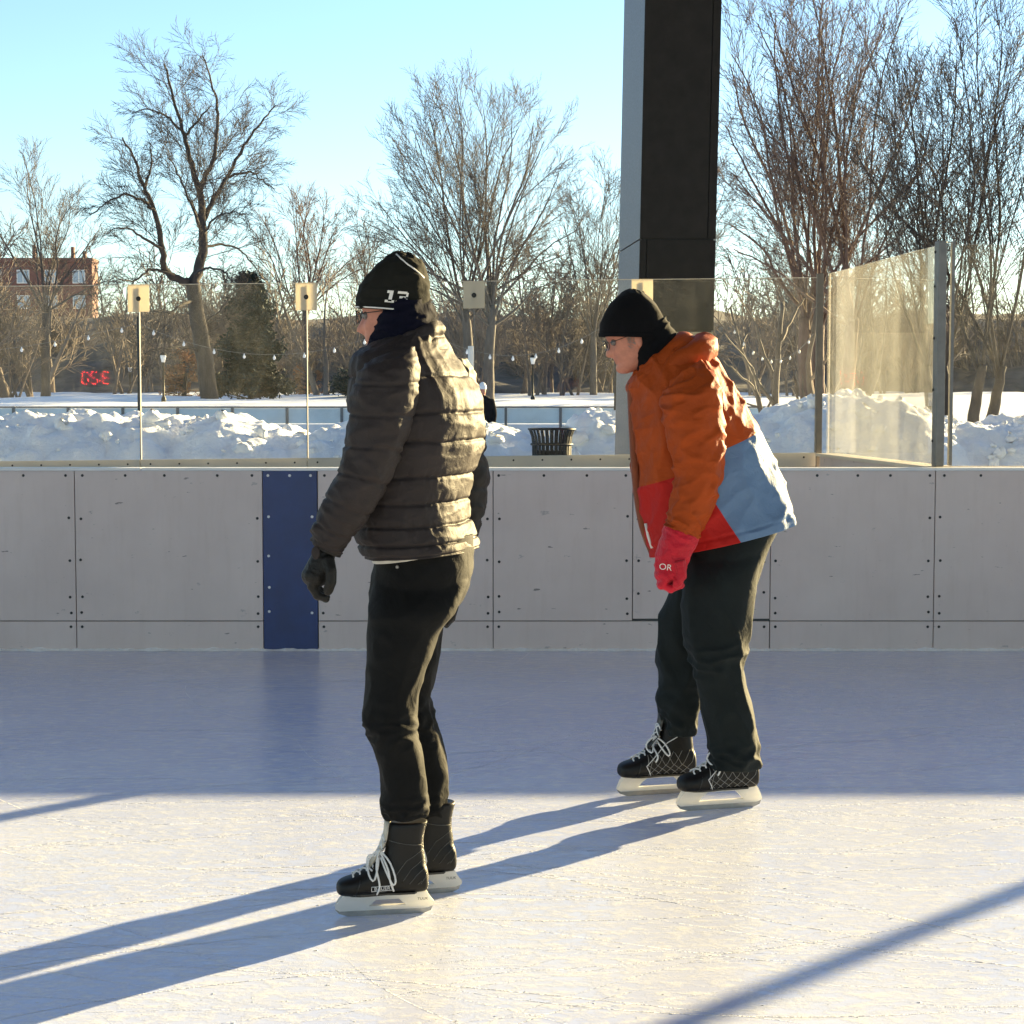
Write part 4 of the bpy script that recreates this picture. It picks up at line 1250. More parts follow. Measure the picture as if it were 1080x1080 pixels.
def hand(wrist, knuck, fing, thumb, r=0.011, spread=0.022, palm=(0.040, 0.018), vox=0.0035):
    """palm, four unequal bent fingers side by side in depth, thumb from the side of the palm. Points are (px, py, Y)."""
    b = MB()
    Wr, Kn = W(*wrist), W(*knuck)
    parts = []
    n = 8
    for i in range(4):
        off = (i - 1.5) * spread
        k = Kn + Vector((0, off, -0.003 * abs(i - 1.5)))
        ln = (0.92, 1.0, 0.96, 0.80)[i]
        pts = [Wr.lerp(k, 0.55), k]
        for q in fing:
            t = W(*q) + Vector((0, off * 0.9, 0)); pts.append(k + (t - k) * ln)
        b.tube([pts[0]] + pts[1:], [r * 1.15, r * 1.15] + [r * (1.02 - 0.12 * m) for m in range(len(pts) - 2)], 10)
        b.ball(tuple(pts[-1]), r * 0.86, 10, 6)
        for m in range(1, len(pts) - 1): b.ball(tuple(pts[m]), r * (1.16 - 0.06 * m), 10, 6)
    T = [W(*q) for q in thumb]
    b.tube(T, [r * 1.5] + [r * (1.2 - 0.08 * m) for m in range(len(T) - 1)], 10)
    b.ball(tuple(T[-1]), r * 1.0, 10, 6)
    for q in T[1:-1]: b.ball(tuple(q), r * 1.15, 10, 6)
    d = Kn - Wr
    for t in (0.0, .2, .4, .6, .8, 1.0):
        q = Wr + d * t
        b.ball(tuple(q), (palm[0] * (0.62 + 0.25 * t), palm[0] * (0.75 + 0.35 * t), palm[0] * 0.7), 14, 10)
    return b.v, b.f

def fill_extrude(loops, origin, ux, uz, un, half):
    """planar outline with holes (x, z pairs) made into a plate of thickness 2*half"""
    bm = bmesh.new()
    for lp in loops:
        vs = [bm.verts.new(origin + ux * x + uz * z - un * half) for x, z in lp]
        for i in range(len(vs)): bm.edges.new((vs[i], vs[(i + 1) % len(vs)]))
    bmesh.ops.triangle_fill(bm, use_beauty=True, use_dissolve=False, edges=list(bm.edges))
    r = bmesh.ops.extrude_face_region(bm, geom=list(bm.faces))
    for v in [g for g in r['geom'] if isinstance(g, bmesh.types.BMVert)]: v.co += un * 2 * half
    bmesh.ops.recalc_face_normals(bm, faces=bm.faces)
    me = bpy.data.meshes.new('m'); bm.to_mesh(me); bm.free()
    return me
def text_mesh(txt):
    cu = bpy.data.curves.new('t', 'FONT'); cu.body = txt; cu.size = 1.0; cu.align_x = 'CENTER'; cu.align_y = 'CENTER'
    o = bpy.data.objects.new('t', cu); C.objects.link(o)
    dg = bpy.context.evaluated_depsgraph_get()
    me = bpy.data.meshes.new_from_object(o.evaluated_get(dg)); bpy.data.objects.remove(o)
    return me
def print_on(txt, name, centre, ux, uz, size, n_in, tree, mat, parent, off=0.0012):
    """flat lettering laid on a surface: cast along n_in onto the surface below"""
    me = text_mesh(txt)
    for v in me.vertices:
        p = centre + ux * v.co.x * size + uz * v.co.y * size
        hit = tree.ray_cast(p - n_in * 0.15, n_in, 0.4)[0]
        v.co = (hit if hit else p) - n_in * off
    return link_mesh(name, me, mat, parent, smooth=False)

def skate(person, toe, heel, style, tall=1.0, lace_seed=0):
    toe = FL(*toe); heel = FL(*heel)
    s = (toe - heel).length / 0.295
    fx = (toe - heel).normalized(); up = Vector((0, 0, 1)); sd = up.cross(fx)      # sd: wearer's left
    mid = (toe + heel) / 2 - fx * 0.002 * s
    def L(x, y, z): return mid + fx * x * s + sd * y * s + up * z * s
    # boot
    foot = [(-.130, .082, .125, .016), (-.122, .070, .150, .033), (-.10, .066, .172, .038), (-.06, .065, .178, .039), (-.02, .065, .184, .040), (.02, .064, .168, .043), (.06, .063, .143, .047), (.095, .063, .126, .048), (.120, .065, .119, .043), (.138, .068, .111, .032), (.147, .078, .100, .012)]
    shaft = [(.095, -.118, .045, .036), (.13, -.124, .030, .038), (.165, -.122, .012, .038), (.20, -.117, .000, .039), (.235, -.117, -.004, .042), (.268, -.124, -.004, .045), (.285, -.130, -.012, .044)]
    shaft = [(.095 + (a - .095) * tall, p, q, w_) for a, p, q, w_ in shaft]
    def tube_of(rows, along):
        R_, _ = crom(rows, 36); nu = 28; V, F = [], []
        for (a, lo, hi, hw) in R_:
            for j in range(nu):
                q = 2*pi*j/nu; c_ = np.sign(cos(q)) * abs(cos(q)) ** .8; s2 = np.sign(sin(q)) * abs(sin(q)) ** .8
                m_ = (lo + hi) / 2 + (hi - lo) / 2 * c_
                V.append(L(a, hw * s2, m_) if along == 'x' else L(m_, hw * s2, a))
        for i in range(len(R_) - 1):
            for j in range(nu):
                jj = (j+1) % nu; F.append((i*nu+j, i*nu+jj, (i+1)*nu+jj, (i+1)*nu+j))
        F.append(tuple(range(nu))); F.append(tuple((len(R_)-1)*nu + j for j in reversed(range(nu))))
        return V, F
    me = remesh(*merge(tube_of(foot, 'x'), tube_of(shaft, 'z')), 0.0048, 4, 0.5)
    o = link_mesh('skate', me, M['boot'], person)
    tree = bvh_of(o)
    side = -sd if (-sd).y < 0 else sd             # side that faces the camera
    def onside(x, z, off=0.0008):
        p = L(x, 0, z); h = tree.ray_cast(p + side * 0.2, -side, 0.4)
        return (h[0] + side * off) if h[0] else None
    def stitch(lines, name, mat, r):
        b = MB()
        for ln in lines:
            pts = []
            for (x0, z0), (x1, z1) in zip(ln, ln[1:]):
                for k in range(6):
                    t = k / 6.0; q = onside(x0 + (x1-x0)*t, z0 + (z1-z0)*t)
                    if q: pts.append(q)
            q = onside(*ln[-1])
            if q: pts.append(q)
            if len(pts) > 2: b.tube(pts, r, 5)
        if b.v: tag(b.build(name, mat, o, smooth=True), kind='stuff')
    def top(x):
        h = tree.ray_cast(L(x, 0, 0.5), -up, 0.6); return h[0]
    # sole plate
    b = MB()
    ol = [(-.122, .0), (-.10, .034), (-.05, .036), (.0, .032), (.05, .040), (.09, .043), (.12, .034), (.136, .016)]
    outl = [L(x, y, 0) for x, y in ol] + [L(x, -y, 0) for x, y in reversed(ol[1:])]
    outl = [mid + (q - mid) * .86 for q in outl]; b.prism(outl, up * 0.0662 * s, up * 0.072 * s); b.build('sole', M['boot_dark'], o, fix=True)
    # holder and runner
    if style == 'plain':
        outer = [(-.124, .070), (-.05, .067), (.05, .066), (.126, .068), (.140, .052), (.152, .034), (.150, .024), (.138, .017), (-.128, .017), (-.146, .024), (-.148, .034), (-.134, .052)]
        hole = [[(-.040, .050), (.030, .050), (.050, .030), (-.062, .030)]]
    else:
        outer = [(-.124, .070), (-.05, .067), (.05, .066), (.126, .068), (.140, .050), (.146, .038), (.152, .026), (.140, .017), (-.128, .017), (-.146, .024), (-.138, .044)]
        hole = [[(-.050, .060), (.046, .060), (.066, .046), (.076, .030), (-.080, .030), (-.066, .046)]]
    me = fill_extrude([outer] + hole, mid, fx * s, up * s, sd, 0.0085 * s)
    for v in me.vertices:
        d = v.co - mid; f_ = 0.75 + 1.1 * max(0, d.dot(up) / s - .022) / .04
        v.co += sd * d.dot(sd) * (f_ - 1)
    hd = link_mesh('blade_holder', me, M['holder'], o, smooth=False)
    st = [(-.144, .022), (-.138, .008), (-.118, .0005), (.115, .0005), (.140, .009), (.151, .022)]
    me = fill_extrude([st], mid, fx * s, up * s, sd, 0.0022 * s); link_mesh('blade', me, M['steel'], o, smooth=False)
    # tongue
    b = MB()
    pts = [(.048, .155), (.034, .180), (.014, .205), (.002, .235), (-.004, .262), (-.006, .290)]
    pts = [(x, .15 + (z - .15) * tall) for x, z in pts]
    for i, (x, z) in enumerate(pts):
        w_ = 0.022 + 0.012 * i / 5
        b.v += [tuple(L(x, -w_, z - .004)), tuple(L(x + .008, 0, z)), tuple(L(x, w_, z - .004)), tuple(L(x - .013, 0, z - .003))]
        if i:
            k = 4 * i
            for j in range(4): b.f.append((k - 4 + j, k - 4 + (j+1) % 4, k + (j+1) % 4, k + j))
    b.f.append((0, 1, 2, 3)); b.f.append(tuple(len(b.v) - 4 + j for j in (3, 2, 1, 0)))
    b.build('tongue', M['boot_dark'] if style == 'quilt' else M['felt'], o, smooth=True, fix=True)
    # laces: cross-overs, then loose ends and bow over the near side
    R = random.Random(lace_seed)
    b = MB(); e = MB()
    xs = [(.098, .0), (.078, 0), (.058, 0), (.040, 0), (.026, 0)]
    rows_ = []
    for k, (x, _) in enumerate(xs):
        t = top(x); rows_.append((t - mid).dot(up) / s)
    rowp = [(x, z + 0.003) for (x, _), z in zip(xs, rows_)] + ([(.022, .196), (.012, .218), (.006, .240)] if tall > .9 else [])
    for k, (x, z) in enumerate(rowp):
        hw = 0.024
        for sg in (-1, 1):
            x2, z2 = rowp[min(k + 1, len(rowp) - 1)]
            pts = [L(x - .002, sg * hw, z - 0.010), L(x, sg * hw * .5, z + .002), L((x + x2) / 2, 0, (z + z2) / 2 + .005), L(x2, -sg * hw * .6, z2 + .001)]
            b.tube(pts, 0.0031 * s, 5)
        e.ball(tuple(L(x - .003, hw * (1 if side.dot(sd) > 0 else -1) * 1.12, z - .012)), 0.0045 * s, 8, 6)
    near = 1 if side.dot(sd) > 0 else -1
    bowp = L(.020, near * .016, .205)
    loops = [[(0, 0), (.030, -.03), (.034, -.065), (.020, -.085), (.006, -.05), (.0, -.01)], [(0, 0), (-.030, -.035), (-.046, -.085), (-.038, -.10), (-.018, -.06), (0, -.01)],
             [(0, 0), (.010, -.05), (.002, -.10), (.008, -.135)], [(0, 0), (-.022, -.05), (-.030, -.09), (-.042, -.125)], [(0, 0), (.012, -.02), (.03, -.018), (.036, -.045), (.022, -.06)]]
    if style == 'quilt': loops = [[(x * 0.9, z * .62 - .0) for x, z in l] for l in loops[:3]]
    for l in loops:
        pts = []
        for i, (x, z) in enumerate(l):
            p = bowp + fx * x * s + up * z * s
            h = tree.ray_cast(p + side * 0.25, -side, 0.5)[0]
            if h: p = h + side * (0.004 + 0.010 * sin(pi * i / (len(l) - 1))) 
            pts.append(p)
        T_ = Tree(1); b.tube(T_.curve(pts, 14), 0.0032 * s, 5)
    tag(b.build('laces', M['lace'], o, smooth=True), kind='stuff')
    tag(e.build('eyelets', M['steel'], o, smooth=True), kind='stuff')
    fwd = fx
    if style == 'plain':
        stitch([[(-.02, .098), (.045, .098), (.045, .083), (-.02, .083), (-.02, .098)]], 'logo_frame', M['lace'], 0.0011 * s)
        stitch([[(-.105, .10), (-.118, .118), (-.122, .132)], [(-.095, .098), (-.106, .108)], [(.10, .075), (.05, .072), (.0, .080)], [(-.118, .215), (-.06, .222), (-.01, .232)], [(-.11, .20), (-.06, .17), (-.03, .13), (-.02, .11)], [(-.117, .175), (-.075, .145), (-.05, .11)], [(-.12, .15), (-.09, .125), (-.07, .10)]], 'piping', M['seam_grey'], 0.0010 * s)
        ux = -fwd if side.cross(up).dot(fwd) < 0 else fwd
        ux = up.cross(side)
        print_on('BAUER', 'logo', L(.0125, 0, .0905), ux, up, 0.016 * s, -side, tree, M['lace'], o)
        hb = bvh_of(hd)
        print_on('TUUK', 'mark', L(-.112, 0, .047), ux, up, 0.012 * s, -side, hb, M['ink'], o, 0.0008)
    else:
        gl = []
        for k in range(6):
            x = -.118 + k * .030
            gl.append([(x, .075), (min(x + .05, .055), .11 if x + .05 < .055 else .10), (min(x + .075, .05), .15)])
            gl.append([(min(x + .05, .050), .075), (x + .01, .115), (x - .012 if x - .012 > -.12 else -.118, .155)])
        gl = [[(x, min(z, .20)) for x, z in l] for l in gl]
        stitch(gl, 'quilting', M['stitch'], 0.0008 * s)
        stitch([[(.038, .068), (.060, .108), (.010, .155), (-.02, .185), (-.06, .208), (-.115, .21)]], 'piping', M['lace'], 0.0016 * s)
    # toe cap seam
    stitch([[(.092, .068), (.086, .092), (.078, .118)]], 'toe_seam', M['boot_dark'], 0.0016 * s)
    return o

# ------------------------------------------------------------------ man in the down jacket
def person_one():
    Y = 5.05; yaw = radians(14)
    feet = FL(420, 955)
    yn, yf = FL(405, 966).y, FL(436, 942).y
    torso = [(394, 362, 463, 348, Y, .115), (385, 370, 469, 360, Y, .17), (377, 378, 478, 375, Y, .22), (374, 398, 492, 395, Y, .243), (373, 420, 503, 417, Y, .25), (373, 442, 507, 439, Y, .25),
             (374, 462, 507, 459, Y, .245), (376, 482, 504, 479, Y, .24), (378, 502, 497, 499, Y, .235), (378, 522, 493, 519, Y, .23), (378, 542, 492, 539, Y, .23), (379, 560, 496, 556, Y, .235), (384, 575, 501, 570, Y, .24), (391, 585, 502, 579, Y, .237)]
    armn = [(398, 376, 436, 366, Y-.20, .05), (380, 390, 442, 386, Y-.235, .085), (371, 412, 441, 414, Y-.25, .09), (368, 438, 435, 444, Y-.26, .088), (364, 466, 425, 474, Y-.265, .087), (359, 491, 413, 502, Y-.27, .085),
            (349, 513, 399, 530, Y-.275, .080), (337, 537, 382, 555, Y-.275, .068), (329, 558, 365, 575, Y-.27, .058), (328, 570, 360, 585, Y-.265, .052)]
    armf = [(452, 378, 492, 378, Y+.20, .05), (458, 395, 502, 398, Y+.24, .08), (464, 425, 508, 425, Y+.26, .085), (468, 455, 511, 455, Y+.27, .085), (470, 482, 513, 480, Y+.28, .08), (470, 510, 515, 512, Y+.285, .078), (466, 535, 511, 540, Y+.285, .068), (463, 560, 503, 566, Y+.28, .058), (461, 584, 494, 590, Y+.275, .05)]
    pelvis = [(398, 566, 499, 562, Y, .165), (395, 590, 500, 584, Y, .18), (391, 612, 498, 606, Y, .185), (389, 634, 490, 630, Y, .17), (392, 652, 474, 648, Y, .13)]
    legn = [(393, 612, 494, 612, Y-.07, .09), (389, 640, 483, 640, yn+.06, .105), (387, 660, 467, 664, yn+.05, .104), (386, 682, 458, 684, yn+.04, .098), (386, 712, 448, 712, yn+.03, .088), (384, 740, 442, 734, yn+.02, .082), (383, 761, 440, 757, yn+.01, .080), (392, 782, 442, 778, yn, .074), (399, 806, 447, 803, yn, .068), (402, 832, 451, 829, yn, .066), (402, 850, 452, 846, yn, .064), (408, 864, 450, 860, yn, .056)]
    legf = [(420, 620, 490, 612, Y+.09, .09), (428, 652, 470, 655, yf, .095), (424, 690, 464, 692, yf, .086), (420, 720, 458, 722, yf, .080), (419, 741, 455, 738, yf, .078), (423, 765, 461, 764, yf, .074), (428, 790, 469, 789, yf, .068), (432, 815, 473, 813, yf, .062), (436, 840, 473, 838, yf, .056), (441, 862, 470, 860, yf, .045)]
    hc = W(414, 335, Y)
    hv, hf, hm = head_mesh(hc, radians(10), radians(4), 0.95)
    neck = [(398, 335, 440, 325, Y, .055), (402, 350, 446, 340, Y, .058), (400, 372, 455, 362, Y, .075)]
    body = remesh(*merge((hv, hf), loft(neck, 12, 24), loft(torso[1:], 24, 24, scale=.78, yaw=yaw), loft(armn, 20, 16, scale=.62), loft(armf, 20, 16, scale=.62), loft(pelvis, 12, 24, scale=.82), loft(legn, 24, 16, scale=.70), loft(legf, 24, 16, scale=.70)), 0.0056, 1, 0.4)
    me_o = link_mesh('person', body, M['skin'], loc=(feet.x, feet.y, 0))
    tag(me_o, 'person in grey down jacket and knitted hat gliding left, nearest the camera', 'person', 'skaters on the ice')
    P = me_o
    # puffer jacket
    seams = [3.05, 4.75, 6.2, 8.0, 9.35, 10.55, 11.75]
    def dj(v, ph, p):
        x = 0.0
        lo = 1.6; band = [2.2] + seams + [13.2]
        for a, c in zip(band, band[1:]):
            if a <= v < c:
                t = (v - a) / (c - a); x += 0.0042 * (sin(pi * t)) ** 0.8 * (0.55 if v < 3 else 1)
        for s in seams:
            vv = v + 0.10 * nz(cos(ph) * 2, sin(ph) * 2, s)
            x -= 0.0065 * exp(-((vv - s) / 0.07) ** 2)
            x += 0.006 * nz(cos(ph) * 13, sin(ph) * 13, s * 3) * exp(-((vv - s) / 0.40) ** 2)
        x += 0.006 * (ridge(cos(ph) * 2.6, sin(ph) * 2.6, v * 0.30 + 3) - .4) * (1 if v < 7 else .35)
        x += 0.003 * (ridge(cos(ph) * 2.2, sin(ph) * 2.2 + v * .5, v * 1.3 + 9) - .4)
        x += 0.003 * nz(cos(ph) * 3 + v * .3, sin(ph) * 3, v * 1.1)
        if v > 12.5: x -= 0.004 * exp(-((v - 12.75) / .1) ** 2)
        return x
    V, F, sv, sc = loft(torso, 190, 150, 2.35, yaw, dj)
    jk = link_mesh('jacket', mesh_from(V, F, True), M['puffer'], P)
    sl = sleeve_fold(3.0, 0.0065, 1.7, (1.7, 2.9, 4.1, 5.3, 6.5, 7.6), 0.006, 0.06)
    V, F, _, _ = loft(armn, 130, 72, 2.1, 0, sl); link_mesh('sleeve', mesh_from(V, F, True), M['puffer'], jk)
    V, F, _, _ = loft(armf, 110, 60, 2.1, 0, sleeve_fold(8.0, 0.009, 1.35, (1.6, 2.7, 3.9, 5.05, 6.3, 7.5), 0.008, 0.11)); link_mesh('sleeve', mesh_from(V, F, True), M['puffer_dark'], jk)
    cuff = [(328, 568, 361, 584, Y-.265, .050), (330, 574, 359, 588, Y-.265, .045)]
    V, F, _, _ = loft(cuff, 10, 32); link_mesh('cuff', mesh_from(V, F, True), M['puffer_dark'], jk)
    col = [(380, 368, 463, 338, Y, .100), (378, 374, 467, 347, Y, .118), (379, 382, 471, 358, Y, .145), (384, 388, 473, 368, Y, .155)]
    V, F, _, _ = loft(col, 40, 80, 2.1, yaw, lambda v, ph, p: 0.007 * sin(min(1, v / 1.5) * pi) + 0.006 * nz(cos(ph) * 4, sin(ph) * 4, v * 1.3) - 0.006 * exp(-((v - 1.6) / .2) ** 2))
    link_mesh('collar', mesh_from(V, F, True), M['puffer'], jk)
    # inner hood bunched round the neck
    hood = [(412, 318, 448, 308, Y, .090), (403, 329, 455, 318, Y, .108), (398, 343, 459, 331, Y, .116), (392, 358, 462, 344, Y, .114), (387, 374, 463, 358, Y, .110)]
    V, F, _, _ = loft(hood, 60, 90, 2.1, yaw, lambda v, ph, p: 0.011 * (ridge(v * 1.3, cos(ph) * 1.6, sin(ph) * 1.6 + v * .3) - .45))
    link_mesh('neck_warmer', mesh_from(V, F, True), M['navy'], P)
    # hat
    hat = [(375.5, 325, 451, 332, Y, .098), (376, 316, 453, 320, Y, .100), (379, 305, 453, 308, Y, .100), (386, 292, 452, 296, Y, .095), (397, 279, 450, 285, Y, .080), (409, 270, 445, 276, Y, .055), (418, 266, 438, 270, Y, .026), (424, 265.5, 431, 267, Y, .006)]
    V, F, _, _ = loft(hat, 70, 90, 2.1, radians(10), lambda v, ph, p: 0.005 * (ridge(v * .9 + 2, cos(ph) * 1.4, sin(ph) * 1.4) - .5) + 0.003 * nz(v * 2, cos(ph) * 3, sin(ph) * 3))
    ht = link_mesh('hat', mesh_from(V, F, True), M['hat_grey'], P)
    tr = bvh_of(ht)
    def ray(px, py, off=0.0):
        o = Vector(cam.location); d = (W(px, py, 5.0) - o).normalized()
        h = tr.ray_cast(o, d, 20)
        return (h[0] - d * off) if h[0] else W(px, py, Y - .09)
    b = MB(); R_, _ = crom(hat, 70); row = R_[1]
    ring = []
    Lp, Rp = W(row[0], row[1], Y), W(row[2], row[3], Y)
    for k in range(49):
        q = 2 * pi * k / 48; y_ = radians(10); A = (Rp - Lp) / 2; w_ = A.length; ah = A / w_; a_ = sqrt(w_*w_ - (row[5]*sin(y_))**2) / cos(y_)
        ring.append((Lp + Rp) / 2 + (ah * cos(y_) - Vector((0, 1, 0)) * sin(y_)) * a_ * 1.015 * cos(q) + (ah * sin(y_) + Vector((0, 1, 0)) * cos(y_)) * row[5] * 1.015 * sin(q))
    b.tube(ring, 0.0022, 6, False)
    b.build('brim_piping', M['piping'], ht, smooth=True)
    b = MB(); b.tube([ray(*q, 0.0) for q in ((418, 268), (423, 273), (430, 279), (436, 283), (442, 288), (447, 293))], 0.0026, 6)
    b.build('seam_piping', M['piping'], ht, smooth=True)
    # blocky white emblem: a slanted 1 and 3 wrapped onto the knit
    em = MB()
    def bar(x0, y0, x1, y1):
        nx = 6; k = len(em.v)
        for i in range(nx + 1):
            for (yy) in (y0, y1):
                xx = x0 + (x1 - x0) * i / nx
                px = 406.5 + xx * 23 + (1 - yy) * -3.0 + 2.0; py = 318.5 - yy * 12.5 + xx * 2.0
                em.v.append(tuple(ray(px, py, 0.0016)))
        for i in range(nx): em.f.append((k + 2*i, k + 2*i + 2, k + 2*i + 3, k + 2*i + 1))
    for r_ in ((0.14, 0, 0.30, 1), (0.02, 0.78, 0.135, 1), (0.0, 0, 0.135, 0.2), (0.305, 0, 0.42, 0.2), (0.50, 0.8, 0.93, 1), (0.62, 0.42, 0.90, 0.6), (0.50, 0, 0.93, 0.2), (0.905, 0.08, 1.0, 0.42), (0.905, 0.58, 1.0, 0.92)): bar(*r_)
    em.build('emblem', M['piping'], ht)
    # spectacles
    M3, c0 = hm
    def H(x, y, z): return M3 @ Vector((x, y, z)) + c0
    specs(P, H)
    # shirt, trousers
    V, F, _, _ = loft([(386, 566, 499, 562, Y, .215), (391, 580, 499, 572, Y, .215), (396, 591, 494, 576, Y, .205)], 24, 60, 2.2, yaw, lambda v, ph, p: .003 * nz(cos(ph) * 7, sin(ph) * 7, v))
    link_mesh('shirt', mesh_from(V, F, True), M['shirt'], P)
    def dl(seed, knee, hem):
        def d(v, ph, p):
            k = exp(-((v - knee) / 0.75) ** 2); h_ = exp(-((v - hem) / 1.1) ** 2)
            x = 0.006 * (ridge(cos(ph) * 1.3 + seed, sin(ph) * 1.3, v * .7) - .5)
            x += (0.014 * k + 0.012 * h_) * (ridge(v * 2.0 + seed, cos(ph) * 1.2, sin(ph) * 1.2 + v * .4) - .45)
            return x
        return d
    me = remesh(*merge(loft(pelvis, 50, 70, 2.2, 0, lambda v, ph, p: .004 * (ridge(cos(ph) * 2, sin(ph) * 2, v * 1.2) - .5)), loft(legn, 150, 64, 2.1, 0, dl(1.0, 6.4, 10.5)), loft(legf, 130, 56, 2.1, 0, dl(5.0, 4.6, 9))), 0.0052, 1, 0.4)
    tro = link_mesh('trousers', me, M['black_cloth'], P)
    b = MB(); q = W(419, 598, Y - .178); b.ball(tuple(q), 0.005, 8, 6); b.build('rivet', M['steel'], tro, smooth=True)
    # gloves
    g = hand((344, 580, Y-.265), (333, 607, Y-.265), [(330, 618, Y-.262), (336, 628, Y-.258), (344, 631, Y-.255)], [(345, 590, Y-.29), (349, 603, Y-.31), (349, 614, Y-.312), (346, 623, Y-.305)], 0.0138, 0.021, (0.046, 0.018))
    link_mesh('glove', remesh(*g, 0.003, 3, 0.5), M['glove_black'], P)
    b = MB(); q = W(333, 583, Y-.315); b.ball(tuple(q), (0.012, 0.004, 0.018), 10, 8); b.build('glove_tab', M['puffer'], P, smooth=True)
    g = hand((478, 588, Y+.275), (478, 622, Y+.275), [(480, 640, Y+.27), (477, 652, Y+.265), (471, 659, Y+.26)], [(468, 600, Y+.25), (463, 615, Y+.24), (462, 630, Y+.24)], 0.0115, 0.021, (0.038, 0.018))
    link_mesh('glove', remesh(*g, 0.0035, 3, 0.5), M['glove_black'], P)
    skate(P, (354, 967), (457, 962), 'plain', lace_seed=1)
    skate(P, (386, 947), (486, 940), 'plain', lace_seed=2)

def specs(P, H):
    b = MB(); l = MB()
    for sg in (-1, 1):
        cx, cy, cz = 0.104, sg * 0.033, 0.008
        ring = [H(cx - 0.008 * abs(cos(q)) * (1 if True else 0), cy + 0.026 * cos(q), cz + 0.019 * sin(q)) for q in [2*pi*i/24 for i in range(25)]]
        b.tube(ring, 0.0014, 6, False)
        k = len(l.v)
        l.v += [tuple(p) for p in ring[:-1]]; l.f.append(tuple(range(k, k + 24)))
        b.tube([H(cx - 0.008, cy + sg * 0.026, cz + 0.006), H(0.07, sg * 0.076, cz + 0.007), H(0.0, sg * 0.0815, cz + 0.010), H(-0.018, sg * 0.081, cz - 0.004)], 0.0014, 6)
    b.tube([H(0.102, -0.008, 0.011), H(0.108, 0, 0.014), H(0.102, 0.008, 0.011)], 0.0013, 6)
    g = b.build('spectacles', M['frame_glass'], P, smooth=True)
    l.build('lenses', M['lens'], g)
    e = MB()
    for sg in (-1, 1): e.ball(tuple(H(0.0735, sg * 0.032, 0.010)), 0.0115, 12, 8)
    e.build('eyes', M['eye'], P, smooth=True)

